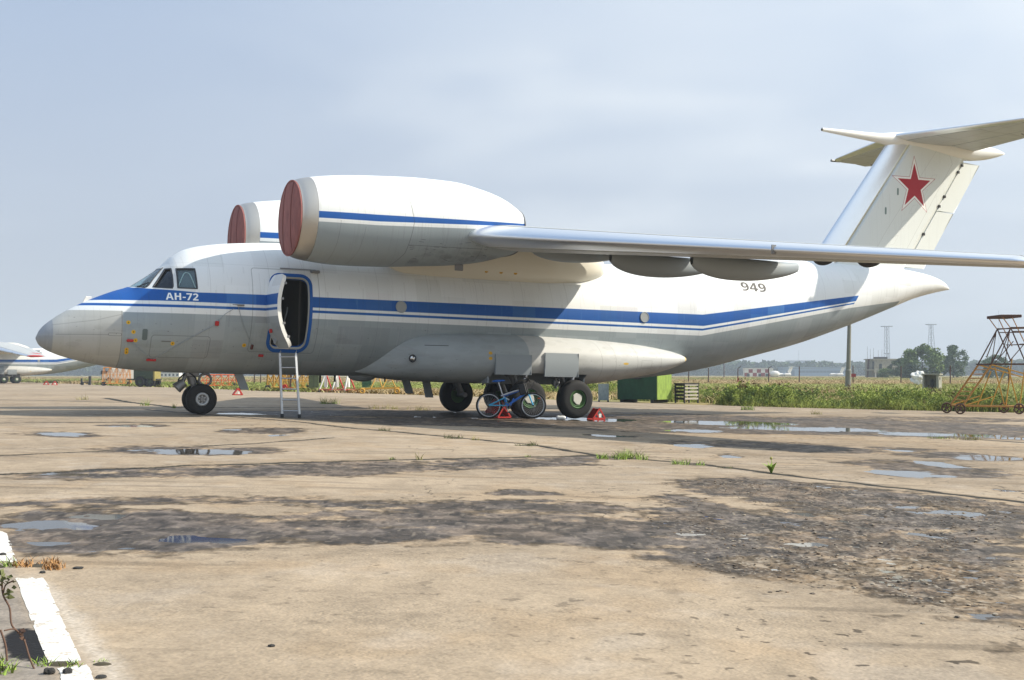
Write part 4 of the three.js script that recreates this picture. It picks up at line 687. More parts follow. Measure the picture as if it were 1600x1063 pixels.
{ // undercarriage
  const F = { top: curve([[-4.75, 1.5], [-4.5, 1.72], [-4.1, 1.92], [-3.6, 2.06], [-2.9, 2.14], [-1.1, 2.16], [0.77, 2.13], [2.77, 2.04], [4.0, 1.9], [4.4, 1.82], [4.6, 1.75], [4.7, 1.68], [4.73, 1.62]]), bot: curve([[-4.75, 1.08], [-4.2, 0.98], [-3.5, 0.92], [-2.5, 0.86], [-1.75, 0.85], [1.2, 0.85], [1.78, 0.9], [2.79, 1.04], [3.62, 1.18], [4.3, 1.37], [4.6, 1.5], [4.7, 1.57], [4.73, 1.61]]), out: curve([[-4.75, 0.02], [-4.5, 0.24], [-4.2, 0.46], [-3.7, 0.78], [-3, 1.04], [-2.2, 1.27], [-1.6, 1.36], [1, 1.36], [3, 1.16], [4, 0.97], [4.4, 0.8], [4.6, 0.66], [4.7, 0.5], [4.73, 0.38]]), zc: curve([[-4.75, 0.6], [-4.2, 0.74], [-3, 0.95], [4.8, 0.95]]), n: () => 2.3 };
  const sp = body([...span(-4.75, 4.4, 0.08), ...span(4.4, 4.73, 0.022).slice(1)], F, { uv: (p) => [(p[0] + 4.8) / 9.7, (p[1] - 0.75) / 1.5], keep: (s, y, z) => !(s > -1.74 && s < 1.02 && y < 1.14 && z > 0.5) }, 96);
  const well = [box(-0.36, 1.75, 1.25, 2.7, 0.04, 1.4), box(-0.36, 1.3, 0.62, 2.7, 0.9, 0.04), box(-1.76, 1.3, 1.3, 0.04, 0.85, 1.4), box(1.04, 1.3, 1.3, 0.04, 0.85, 1.4)];
  const doorPlate = (s0, s1, y0, y1) => surf(span(s0, s1, (s1 - s0) / 6), span(0, 1, 0.1), (s, v) => { const y = mix(y1, y0, v); return [s, y, 2.325 - 0.03 * v + 0.04 * Math.sin(v * 2.6) + 0.012 ]; });
  const plate = (s0, s1, y0, y1) => { const a = doorPlate(s0, s1, y0, y1), b = doorPlate(s0, s1, y0, y1); b.translate(0, 0, -0.045); const e = [box((s0 + s1) / 2, y0, 2.32 - 0.02, s1 - s0, 0.012, 0.045), box(s0, (y0 + y1) / 2, 2.33, 0.012, y1 - y0, 0.05), box(s1, (y0 + y1) / 2, 2.33, 0.012, y1 - y0, 0.05)]; return merge([a, b, ...e]); };
  const lightGeo = new THREE.SphereGeometry(0.075, 20, 14); const ring2 = new THREE.TorusGeometry(0.085, 0.014, 8, 24);
  const tyre = wheelParts(0.5, 0.38, 0.25), rimO = new THREE.TorusGeometry(0.225, 0.03, 10, 36), rimD = new THREE.CylinderGeometry(0.24, 0.24, 0.2, 36);
  rimD.rotateX(Math.PI / 2);
  const rimI = new THREE.TorusGeometry(0.175, 0.018, 8, 30); rimI.translate(0, 0, 0.125); rimO.translate(0, 0, 0.14);
  const hs = new THREE.Shape(); [[-0.11, 0.1], [-0.04, 0.15], [0.06, 0.13], [0.13, 0.08], [0.12, -0.02], [0.06, -0.13], [-0.02, -0.12], [-0.1, -0.04]].forEach(([x, y], i) => (i ? hs.lineTo(x, y) : hs.moveTo(x, y))); hs.closePath();
  const hole = new THREE.Path(); hole.absarc(0.045, 0.045, 0.03, 0, 7); hs.holes.push(hole);
  const hub = new THREE.ExtrudeGeometry(hs, { depth: 0.035, bevelEnabled: true, bevelSize: 0.012, bevelThickness: 0.012, bevelSegments: 2 }); hub.translate(0, 0, 0.1);
  const mHub = P({ color: rgb(206, 204, 192), roughness: 0.45 });
  for (const s of [1, -1]) {
    const m = (g) => (s > 0 ? g : mirror(g));
    const spn = part('gear_fairing', m(sp), mSponson, plane);
    part('wheel_well', m(merge(well)), mGreyPaint, spn);
    for (const [a, b, c, d] of [[-1.73, -0.73, 1.1, 1.6], [-0.33, 0.65, 1.07, 1.67]]) part('gear_door', m(plate(a, b, c, d)), mGreyPaint, plane);
    const lg = lightGeo.clone(); lg.scale(1, 1, 0.5); lg.translate(-3.72, 1.44, 1.76); const lampM = P({ color: new THREE.Color(0.5, 0.5, 0.5), metalness: 1, roughness: 0.12 });
    const ll = part('landing_light', m(lg), lampM, plane); const r2 = ring2.clone(); r2.translate(-3.72, 1.44, 1.78); part('lamp_rim', m(r2), mDark, ll);
    for (const s0 of [-0.7, 0.7]) {
      const w = new THREE.Group(); w.name = 'main_wheel'; plane.add(w); w.position.set(s0, 0.5, 2.1 * s); if (s < 0) w.rotation.y = Math.PI;
      part('tyre', tyre, mRub, w); part('rim', [rimD, rimO, rimI], mGreen, w); const hb = part('hub_plate', hub, mHub, w); hb.rotation.z = s0 < 0 ? 0.7 : 0;
      part('gear_strut', [bar([s0 + 0.02, 0.5, 1.78 * s], [s0 - 0.35, 1.25, 1.72 * s], 0.09, 0.09, 14), bar([s0 - 0.1, 0.62, 1.95 * s], [s0 - 0.35, 1.2, 1.95 * s], 0.045, 0.045, 12), bar([s0, 0.5, 1.5 * s], [s0, 0.5, 1.95 * s], 0.07, 0.07, 12), box(s0 - 0.3, 1.2, 1.8 * s, 0.28, 0.3, 0.34, 0.04)], mSteel, plane);
      part('gear_piston', [bar([s0 - 0.12, 0.8, 2.05 * s], [s0 + 0.04, 1.3, 2.05 * s], 0.055, 0.055, 14), bar([s0 - 0.18, 0.72, 2.05 * s], [s0 - 0.06, 0.95, 2.05 * s], 0.04, 0.04, 12)], mMetal, plane);
    }
    part('brake_hose', [tube([[0.15, 1.25, 2.0 * s], [0.1, 1.0, 2.15 * s], [0.22, 0.85, 2.1 * s], [0.28, 0.7, 2.05 * s]], 0.02, 20, 6), tube([[0.2, 1.2, 1.9 * s], [0.25, 0.95, 2.05 * s], [0.12, 0.78, 2.1 * s]], 0.03, 20, 6), box(0.18, 0.9, 2.0 * s, 0.14, 0.16, 0.1, 0.03), box(-0.02, 1.12, 2.05 * s, 0.16, 0.09, 0.1, 0.02)], mSteel, plane);
  }
  // nose gear
  const nt = wheelParts(0.36, 0.24, 0.17), nr = new THREE.CylinderGeometry(0.165, 0.165, 0.1, 28); nr.rotateX(Math.PI / 2); const nt2 = new THREE.TorusGeometry(0.13, 0.035, 10, 32); nt2.translate(0, 0, 0.085); const nh = new THREE.CylinderGeometry(0.05, 0.06, 0.09, 18); nh.rotateX(Math.PI / 2); nh.translate(0, 0, 0.07);
  const spokes = []; for (let k = 0; k < 6; k++) { const b = box(0, 0.08, 0.06, 0.03, 0.1, 0.03); b.rotateZ((k * Math.PI) / 3); spokes.push(b); }
  const mNoseRim = P({ color: rgb(176, 178, 178), roughness: 0.4, metalness: 0.3 });
  for (const s of [1, -1]) { const w = new THREE.Group(); w.name = 'nose_wheel'; plane.add(w); w.position.set(-8.42, 0.36, 0.22 * s); if (s < 0) w.rotation.y = Math.PI; part('tyre', nt, mRub, w); part('rim', [nt2, ...spokes], mNoseRim, w); part('hub', [nr, nh], mSteel, w); }
  part('nose_strut', [bar([-8.42, 0.36, -0.22], [-8.42, 0.36, 0.22], 0.05), bar([-8.45, 0.36, 0], [-8.62, 0.85, 0], 0.07, 0.07, 14), bar([-8.58, 0.72, 0], [-8.7, 1.2, 0], 0.11, 0.11, 16), bar([-8.9, 0.62, 0.05], [-8.7, 1.05, 0.05], 0.05), bar([-8.45, 0.42, 0.04], [-8.25, 0.62, 0.04], 0.03), bar([-8.25, 0.62, 0.04], [-8.6, 0.85, 0.04], 0.03), box(-8.62, 0.98, 0, 0.3, 0.2, 0.3, 0.03)], mSteel, plane);
  const tl = new THREE.CylinderGeometry(0.13, 0.1, 0.22, 22); tl.rotateZ(Math.PI / 2 + 0.7); tl.translate(-8.9, 0.68, 0.12);
  const tf = new THREE.CylinderGeometry(0.115, 0.115, 0.02, 22); tf.rotateZ(Math.PI / 2 + 0.7); tf.translate(-8.82, 0.6, 0.12);
  const lampB = part('taxi_lamp', tl, mSteel, plane);
  const yoke = new THREE.TorusGeometry(0.14, 0.03, 10, 26); yoke.translate(-8.32, 0.82, 0.1); part('steering_collar', yoke, mSteel, plane);
  for (const h of [tube([[-8.75, 1.0, 0.1], [-8.6, 0.9, 0.2], [-8.52, 0.75, 0.16], [-8.5, 0.55, 0.1]], 0.015, 18, 6), tube([[-8.8, 0.95, 0.08], [-8.95, 0.8, 0.16], [-8.85, 0.62, 0.14]], 0.02, 18, 6)]) part('hydraulic_hose', h, mDark, plane);
}
{ // intake covers: lifted out before flight, so things of their own
  for (const [s, lab] of [[1, 'faded red round cover plugging the near engine intake above the open door'], [-1, 'faded red round cover plugging the far engine intake behind the near engine']]) {
    const prof = []; for (let i = 0; i <= 12; i++) { const r = 0.845 * (i / 12); prof.push(new THREE.Vector2(r, 0.07 * (1 - (i / 12) ** 3))); } prof.push(new THREE.Vector2(0.845, -0.12));
    const g = new THREE.LatheGeometry(prof, 64); g.rotateZ(Math.PI / 2);
    const u = g.attributes.uv, p = g.attributes.position; for (let i = 0; i < p.count; i++) u.setXY(i, 0.5 + p.getZ(i) / 1.8, 0.5 + p.getY(i) / 1.8);
    const t = top('intake_cover', lab, 'cover', null, 0, 'covers plugging the engine intakes'); const w = L2W(-7.05, 4.525, 2.35 * s); t.position.copy(w); t.rotation.order = 'ZYX'; t.rotation.set(0, YAW, TILT);
    part('cover_panel', g, mCover, t);
    const hoop = new THREE.TorusGeometry(0.845, 0.02, 8, 64); hoop.rotateY(Math.PI / 2); hoop.translate(0.0, 0, 0); part('cover_rim', hoop, mCover, t);
    for (const z of [-0.3, 0.28]) { const h = Math.sqrt(0.84 ** 2 - z * z), pts = Array.from({ length: 13 }, (_, i) => { const y = mix(-h, h, i / 12), r = Math.hypot(y, z) / 0.845; return [-0.07 * (1 - r ** 3) - 0.004, y, z * (1 - 0.05 * y)]; }); part('strap', tube(pts, 0.011, 30, 5), new THREE.MeshStandardMaterial({ color: rgb(122, 74, 69), roughness: 0.9 }), t); }
  }
}
{ // the second airplane, far left
  const far = plane.clone(true); far.name = numbered('airplane'); scene.add(far);
  far.position.set(-61.1, 0, -139.9); far.rotation.set(0, YAW, 0);
  far.userData = { label: 'distant white and blue jet transport at the far left with drooping wing', category: 'airplane', group: 'airplanes parked on the apron' };
  const mA2 = paint(2.3, 16.9, 19, false);
  far.traverse((o) => { if (o.name === 'rear_fuselage') o.material = mA2; });
  for (const z of [15.5, 12.6]) { const g = new THREE.SphereGeometry(1, 14, 10); g.scale(0.9, 0.12, 0.3); g.translate(1.4, 3.1 + (15.5 - z) * 0.1, z); part('red_tip_cover', g, mRed, far); }
}

// ---------------------------------------------------------------- things on the apron
// the point that stands at a distance straight ahead of the camera and shows at a place of the photograph (1600 x 1063)
function at(px, py, dist) {
  const v = new THREE.Vector3((px - 800) / 1800, -(py - 531.5) / 1800, -1).applyAxisAngle(new THREE.Vector3(1, 0, 0), camera.rotation.x);
  return v.multiplyScalar(dist / -v.z).add(camera.position);
}
const stand = (px, dist) => { const x = ((px - 800) / 1800) * dist; return [x, gnd(x, -dist), -dist]; };
const mAlu = new THREE.MeshStandardMaterial({ color: new THREE.Color(0.52, 0.53, 0.54), metalness: 0.7, roughness: 0.42 });
const mYellow = new THREE.MeshStandardMaterial({ color: rgb(196, 148, 52), roughness: 0.65 });
const mRustY = new THREE.MeshStandardMaterial({ color: rgb(172, 124, 58), roughness: 0.8 });
const mRust = new THREE.MeshStandardMaterial({ color: rgb(84, 60, 48), roughness: 0.9 });
const mWood = new THREE.MeshStandardMaterial({ color: rgb(190, 182, 168), roughness: 0.9 });
function speckle(r, g, b, seed, amt = 0.3, sc = 14) {                      // weathered flat colour
  const t = canvasTex(256, 256, (c, W, H) => { const im = c.createImageData(W, H); for (let j = 0; j < H; j++) for (let i = 0; i < W; i++) { const n = fbm(i / sc, j / (sc * 2), 5, seed), o = (j * W + i) * 4, k = 1 - amt / 2 + amt * n; im.data[o] = r * k; im.data[o + 1] = g * k; im.data[o + 2] = b * k; im.data[o + 3] = 255; } c.putImageData(im, 0, 0); }, true);
  return new THREE.MeshStandardMaterial({ map: t, roughness: 0.8 });
}
{ // boarding ladder, hooked on the door sill
  const a = stand(441, 26.5), b = stand(468, 26.45);
  const t = top('ladder', 'narrow grey aluminium ladder leaning up to the open airplane door', 'ladder', [a[0], a[1], a[2]]);
  const o = V(a), f0 = V([0, 0, 0]), f1 = V(b).sub(o), top0 = at(436.5, 552, 26.62).sub(o), top1 = at(461.5, 552, 26.6).sub(o);
  for (const [p, q] of [[f0, top0], [f1, top1]]) { part('rail', beam(p.clone().add(V([0, 0.05, 0])), q, 0.05, 0.03), mAlu, t); part('foot', box(p.x, p.y + 0.045, p.z, 0.07, 0.09, 0.08, 0.015), mDark, t); part('hook', bar(q, q.clone().add(V([0, 0.05, -0.12])), 0.012), mAlu, t); }
  for (let k = 0; k < 6; k++) { const u = (k + 0.65) / 6; part('rung', bar(f0.clone().lerp(top0, u), f1.clone().lerp(top1, u), 0.016), mAlu, t); }
}
{ // mountain bike
  const c = stand(764, 28.55), e = stand(833, 28.5);
  const t = top('bicycle', 'blue full-suspension mountain bike leaning on the airplane main wheel', 'bicycle', c);
  const d = V(e).sub(V(c)); t.rotation.y = Math.atan2(-d.z, d.x); const L = Math.hypot(d.x, d.z);
  t.rotation.x = -0.1;
  const R = 0.325;
  const mTeal = P({ color: rgb(78, 176, 220), roughness: 0.35 }), mDeep = P({ color: rgb(40, 108, 200), roughness: 0.35 }), mSilver = new THREE.MeshStandardMaterial({ color: new THREE.Color(0.6, 0.61, 0.62), metalness: 0.8, roughness: 0.35 }), mBlk = new THREE.MeshStandardMaterial({ color: new THREE.Color(0.015, 0.015, 0.016), roughness: 0.55 });
  const wheel = (x) => {
    const w = new THREE.Group(); w.name = 'wheel'; t.add(w); w.position.set(x, R, 0);
    part('tyre', new THREE.TorusGeometry(R - 0.022, 0.025, 10, 64), mRub, w); part('rim', new THREE.TorusGeometry(R - 0.052, 0.013, 8, 64), mSilver, w);
    const sp = []; for (let k = 0; k < 28; k++) { const a = (k / 28) * 2 * Math.PI, h = (k & 1 ? 1 : -1) * 0.03; sp.push(bar([0.02 * Math.cos(a + 0.9), 0.02 * Math.sin(a + 0.9), h], [(R - 0.055) * Math.cos(a), (R - 0.055) * Math.sin(a), 0], 0.0016, 0.0016, 4)); }
    tag(part('spokes', sp, mSilver, w), null, null, null, 'stuff'); const h = new THREE.CylinderGeometry(0.022, 0.022, 0.1, 14); h.rotateX(Math.PI / 2); part('hub', h, mBlk, w); return w;
  };
  const w0 = wheel(0), w1 = wheel(L);
  const cass = new THREE.CylinderGeometry(0.055, 0.04, 0.035, 22); cass.rotateX(Math.PI / 2); cass.translate(0, 0, -0.05); part('sprocket', cass, mBlk, w0);
  const BB = [0.44, 0.31, 0], ST = [0.27, 0.66, 0], HT = [0.84, 0.72, 0], HB = [0.88, 0.6, 0], PV = [0.42, 0.47, 0];
  part('frame', [bar(BB, HB, 0.028, 0.03, 12), bar([0.36, 0.56, 0], HT, 0.026, 0.028, 12), bar(HB, HT, 0.026, 0.026, 12), bar(BB, [0.38, 0.52, 0], 0.025, 0.022, 12), bar([0.53, 0.32, 0], [0.62, 0.5, 0], 0.02, 0.02, 8)], mDeep, t);
  part('swingarm', [bar([0, R, 0.065], [0.41, 0.52, 0.04], 0.014), bar([0, R, -0.065], [0.41, 0.52, -0.04], 0.014), bar([0, R, 0.065], [0.44, 0.32, 0.045], 0.015), bar([0, R, -0.065], [0.44, 0.32, -0.045], 0.015), bar([0.41, 0.52, 0.04], [0.46, 0.36, 0.03], 0.013)], mTeal, t);
  part('top_tube', [bar([0.3, 0.56, 0.035], [0.66, 0.68, 0.035], 0.022, 0.022, 10), bar([0.66, 0.68, 0.035], [0.74, 0.7, 0.03], 0.022, 0.014, 10)], mSilver, t);
  part('shock_absorber', [bar([0.37, 0.53, 0], [0.5, 0.46, 0], 0.022, 0.022, 12)], mSilver, t);
  part('seat_post', [bar([0.36, 0.52, 0], [0.23, 0.91, 0], 0.015, 0.015, 10)], mSilver, t);
  const sd = new THREE.SphereGeometry(1, 22, 12); sd.scale(0.13, 0.032, 0.065); const sd2 = new THREE.SphereGeometry(1, 16, 10); sd2.scale(0.08, 0.022, 0.025); sd2.translate(0.12, 0.005, 0); const sdl = merge([sd, sd2]); sdl.rotateZ(0.06); sdl.translate(0.2, 0.93, 0); part('saddle', sdl, mDeep, t);
  part('fork', [bar([L, R, 0.06], [L - 0.1, 0.58, 0.06], 0.02, 0.022, 10), bar([L, R, -0.06], [L - 0.1, 0.58, -0.06], 0.02, 0.022, 10), bar([L - 0.1, 0.58, -0.08], [L - 0.1, 0.58, 0.08], 0.02, 0.02, 8)], mTeal, t);
  part('stem', [bar([L - 0.12, 0.6, 0], [L - 0.2, 0.88, 0], 0.022, 0.022, 10), bar([L - 0.2, 0.88, 0], [L - 0.12, 0.95, 0], 0.02, 0.02, 10)], mBlk, t);
  part('handlebar', [tube([[L - 0.18, 0.99, 0.29], [L - 0.13, 0.98, 0.1], [L - 0.12, 0.95, 0], [L - 0.13, 0.98, -0.1], [L - 0.18, 0.99, -0.29]], 0.013, 24, 8)], mBlk, t);
  for (const s of [1, -1]) { part('grip', bar([L - 0.155, 0.985, 0.18 * s], [L - 0.185, 0.992, 0.3 * s], 0.018, 0.018, 10), mRub, t); part('brake_lever', bar([L - 0.1, 0.96, 0.15 * s], [L - 0.08, 0.92, 0.26 * s], 0.01), mBlk, t); part('brake_cable', tube([[L - 0.1, 0.96, 0.14 * s], [L + 0.02, 0.97, 0.08 * s], [L - 0.02, 0.78, 0.05 * s], [L - 0.15, 0.62, 0.03 * s]], 0.004, 20, 5), mBlk, t); }
  const bag = new RoundedBoxGeometry(0.2, 0.22, 0.1, 3, 0.03); bag.scale(0.9, 1.25, 1.2); bag.rotateZ(0.25); bag.translate(L - 0.26, 0.72 - 0.0, 0.05); part('handlebar_bag', bag, mBlk, t);
  const ring_ = new THREE.TorusGeometry(0.085, 0.008, 6, 30); ring_.translate(BB[0], BB[1], 0.06);
  part('crankset', [ring_, bar([BB[0], BB[1], 0.07], [BB[0] + 0.04, BB[1] - 0.17, 0.085], 0.012), bar([BB[0], BB[1], -0.07], [BB[0] - 0.04, BB[1] + 0.17, -0.085], 0.012), bar([BB[0], BB[1], -0.08], [BB[0], BB[1], 0.08], 0.02)], mSteel, t);
  part('pedal', box(BB[0] + 0.04, BB[1] - 0.17, 0.13, 0.1, 0.022, 0.07), mBlk, t); part('pedal', box(BB[0] - 0.04, BB[1] + 0.17, -0.13, 0.1, 0.022, 0.07), mBlk, t);
  part('reflector', box(0.15, 0.17, 0.012, 0.08, 0.025, 0.01, 0.004), mOrange, w1); part('chain', [bar([0, R + 0.045, 0.045], [BB[0], BB[1] + 0.085, 0.06], 0.004), bar([0, R - 0.045, 0.045], [BB[0], BB[1] - 0.085, 0.06], 0.004)], mBlk, t);
}
// wheel chocks: welded red triangles
const mChock = new THREE.MeshStandardMaterial({ color: rgb(188, 44, 34), roughness: 0.6 });
function chock(label, pos, ry, sc = 0.84) {
  const t = top('wheel_chock', label, 'chock', pos, ry, 'red wheel chocks');
  const A = (z) => { for (const [p, q] of [[[-0.22, 0.03, z], [0.22, 0.03, z]], [[-0.22, 0.03, z], [0.02, 0.34, z]], [[0.02, 0.34, z], [0.22, 0.03, z]]]) { part('side_bar', beam(V(p).multiplyScalar(sc), V(q).multiplyScalar(sc), 0.03 * sc, 0.04 * sc), mChock, t); } };
  A(0.17); A(-0.17);
  const pl = box(0, 0, 0, 0.36 * sc, 0.02, 0.34 * sc); pl.rotateZ(0.91); pl.translate(-0.1 * sc, 0.185 * sc, 0); part('tread_plate', pl, mChock, t);
  part('cross_bar', beam(V([0.2, 0.03, -0.17]).multiplyScalar(sc), V([0.2, 0.03, 0.17]).multiplyScalar(sc), 0.03, 0.04), mChock, t);
  part('white_mark', box(0.03 * sc, 0.12 * sc, 0.19 * sc, 0.09 * sc, 0.12 * sc, 0.006), mWhitePaint, t);
  return t;
}
const lw = (s, z) => { const v = L2W(s, 0, z); return [v.x, gh(v.x, v.z) + 0.005, v.z]; };
chock('red triangular wheel chock behind the near rear main wheel', lw(1.4, 2.05), YAW);
chock('red triangular wheel chock in front of the near front main wheel, seen through the bicycle', lw(-1.38, 2.05), YAW + Math.PI);
chock('red wheel chock behind the far main wheels, seen through the bicycle rear wheel', lw(0.1, -1.1), YAW, 1.15);
chock('small red chock lying alone on the apron beyond the nose wheel', [-11.7, gnd(-11.7, -49.1), -49.1], 0.4, 0.9);
chock('left one of two tiny red chocks on the apron beside the distant airplane', [...stand(72, 118)], 0.2, 1.2);
chock('right one of two tiny red chocks on the apron beside the distant airplane', [...stand(85, 117)], 0.5, 1.2);
{ // plastic bottle
  const p = stand(869, 29.3); const t = top('plastic_bottle', 'white plastic bottle lying on the wet concrete between the main wheels', 'bottle', [p[0], gh(p[0], p[2]) + 0.05, p[2]]);
  const m = P({ color: rgb(226, 226, 222), roughness: 0.3 }); const b = new THREE.LatheGeometry([[0, 0], [0.05, 0.005], [0.055, 0.05], [0.05, 0.1], [0.055, 0.17], [0.045, 0.22], [0.018, 0.25]].map(([x, y]) => new THREE.Vector2(x, y)), 20); b.rotateZ(-Math.PI / 2); part('bottle_body', b, m, t);
  const c = new THREE.CylinderGeometry(0.02, 0.02, 0.03, 14); c.rotateZ(Math.PI / 2); c.translate(0.262, 0, 0); part('bottle_cap', c, mBluePaint, t);
}
{ // yellow maintenance stand at the right edge, on iron wheels
  const D = 39.5, o = V(stand(1500, D)), t = top('maintenance_stand', 'tall rusty yellow tubular maintenance stand on small iron wheels at the right edge', 'stand', o.toArray());
  const q = (px, py, dz = 0) => { const w = at(px, py, D); return [w.x - o.x, Math.max(0.06, w.y - o.y), dz]; };
  const B = (name, a, b, r, m) => part(name, bar(a, b, r * 0.78, r * 0.78, 8), m, t);
  for (const dz of [0, -1.1]) {
    B('base_rail', q(1506, 634.5, dz), q(1650, 637, dz), 0.035, mRustY);
    B('brace', q(1508, 634, dz), q(1552, 620, dz), 0.028, mYellow); B('leg', q(1548, 636, dz), q(1570, 580, dz), 0.03, mYellow); B('leg', q(1576, 574, dz), q(1592, 636, dz), 0.03, mYellow); B('leg', q(1594, 636, dz), q(1604, 560, dz), 0.03, mYellow);
    B('stair_rail', q(1506, 633, dz), q(1549, 571, dz), 0.045, mRustY); B('handrail', q(1549, 570, dz), q(1580, 513, dz), 0.03, mRust);
    B('upper_rail', q(1546, 569, dz), q(1640, 569, dz), 0.03, mRust); B('brace', q(1550, 570, dz), q(1630, 592, dz), 0.028, mYellow);
    B('upright', q(1580, 512, dz), q(1602, 564, dz), 0.03, mRust); B('upright', q(1566, 494, dz), q(1580, 513, dz), 0.022, mRustY); B('upright', q(1582, 495, dz), q(1604, 540, dz), 0.022, mRustY);
    B('strut', q(1579, 516, dz), q(1563, 558, dz), 0.022, mRust); B('strut', q(1578, 520, dz), q(1571, 568, dz), 0.02, mRust); B('strut', q(1577, 566, dz), q(1606, 532, dz), 0.02, mRust);
    B('guard_rail', q(1580, 512, dz), q(1640, 511, dz), 0.026, mRust); B('guard_rail', q(1583, 518, dz), q(1640, 517.5, dz), 0.022, mRust); B('guard_rail', q(1594, 538, dz), q(1640, 537, dz), 0.022, mRust);
  }
  for (let k = 1; k < 9; k++) { const a = q(mix(1506, 1549, k / 9), mix(633, 571, k / 9), 0); B('tread', a, [a[0], a[1], -1.1], 0.02, mRustY); }
  part('platform', box(q(1578, 494)[0] + 0.05, q(1578, 494)[1], -0.55, 0.72, 0.1, 1.2, 0.02), mRust, t);
  B('cross_tube', q(1506, 634.5, 0), q(1506, 634.5, -1.1), 0.035, mRustY); B('cross_tube', q(1592, 636, 0), q(1592, 636, -1.1), 0.035, mRustY); B('cross_tube', q(1580, 513, 0), q(1580, 513, -1.1), 0.026, mRust); B('cross_tube', q(1549, 570, 0), q(1549, 570, -1.1), 0.026, mRust);
  for (const [px, dz] of [[1500, 0.06], [1592, 0.06], [1500, -1.16], [1592, -1.16]]) {
    const w = new THREE.Group(); w.name = 'wheel'; t.add(w); const p = q(px, 640); w.position.set(p[0], 0.19, dz);
    part('rim', [new THREE.TorusGeometry(0.165, 0.028, 8, 28)], mRust, w); const sp = []; for (let k = 0; k < 5; k++) { const b = box(0, 0.085, 0, 0.035, 0.16, 0.02); b.rotateZ((k * 2 * Math.PI) / 5); sp.push(b); } const h = new THREE.CylinderGeometry(0.045, 0.045, 0.07, 14); h.rotateX(Math.PI / 2); part('spokes', merge([...sp, h]), mRust, w);
  }
}
// ---- green cabin, crate, boards beyond the tail
{
  const mG1 = speckle(30, 68, 44, 5, 0.35), mG2 = speckle(126, 150, 62, 8, 0.35);
  const p = stand(1026, 49.0), t = top('equipment_cabin', 'green metal equipment box with a lighter green end wall beside a slatted crate', 'box', p, -0.62);
  part('side_wall', box(-0.95, 0.86, 0.0, 1.9, 1.42, 0.08), mG1, t); part('end_wall', box(0.02, 0.86, -0.62, 0.06, 1.42, 1.3), mG2, t); part('back_wall', box(-0.95, 0.86, -1.24, 1.9, 1.42, 0.06), mG1, t); part('roof', box(-0.94, 1.6, -0.62, 2.04, 0.06, 1.4, 0.01), mG1, t); part('end_wall', box(-1.9, 0.86, -0.62, 0.06, 1.42, 1.2), mG1, t);
  for (const x of [-1.7, -0.2]) part('skid', box(x, 0.075, -0.6, 0.14, 0.15, 1.3), mDark, t);
  part('vent', box(-0.9, 1.1, 0.05, 0.3, 0.16, 0.03), mDark, t); part('corner_post', box(-0.01, 0.86, 0.03, 0.07, 1.44, 0.05), mG1, t);
  const c = stand(1073, 50.2), k = top('slatted_crate', 'grey wooden crate with pale slats half hidden in the weeds beside the green box', 'crate', c, 0.55);
  for (let i = 0; i < 5; i++) part('slat', box(0, 0.2 + i * 0.15, 0.32, 0.74, 0.08 - 0.01 * (i % 2), 0.025), mWood, k);
  for (const [x, z] of [[-0.38, 0.3], [0.38, 0.3], [-0.38, -0.3], [0.38, -0.3]]) part('post', box(x, 0.42, z, 0.06, 0.84, 0.05), mDark, k);
  for (let i = 0; i < 5; i++) part('slat', box(-0.41, 0.2 + i * 0.15, 0, 0.02, 0.1, 0.6), mDark, k);
  part('lid', box(0, 0.85, 0, 0.86, 0.04, 0.7), mDark, k);
  const s = stand(943, 49.6), b = top('metal_board', 'pale blue-grey sheet metal board standing between the rear main wheel and the green box', 'board', s, 0.1);
  const mBo = speckle(126, 140, 142, 12, 0.25); part('sheet', box(0, 0.42, 0, 0.46, 0.72, 0.03), mBo, b); part('leg', box(-0.2, 0.03, 0, 0.04, 0.08, 0.2), mDark, b); part('leg', box(0.2, 0.03, 0, 0.04, 0.08, 0.2), mDark, b);
}
{ // lamp pole leaning behind the tail
  const p = stand(1325, 78), t = top('lamp_post', 'leaning grey lamp post standing in the weeds behind the airplane tail', 'lamp post', p);
  const mPole = speckle(132, 130, 118, 4, 0.3); t.rotation.z = -0.03;
  part('pole_base', bar([0, -0.1, 0], [0, 1.35, 0], 0.2, 0.19, 18), mPole, t); part('pole_collar', bar([0, 1.35, 0], [0, 1.45, 0], 0.21, 0.16, 18), mPole, t); part('pole', bar([0, 1.45, 0], [0, 7.4, 0], 0.15, 0.1, 18), mPole, t);
  part('arm', bar([0, 7.38, 0], [-0.9, 7.6, 0], 0.05, 0.04), mPole, t); part('lamp_head', box(-1.15, 7.6, 0, 0.6, 0.14, 0.24, 0.05), mPole, t);
}
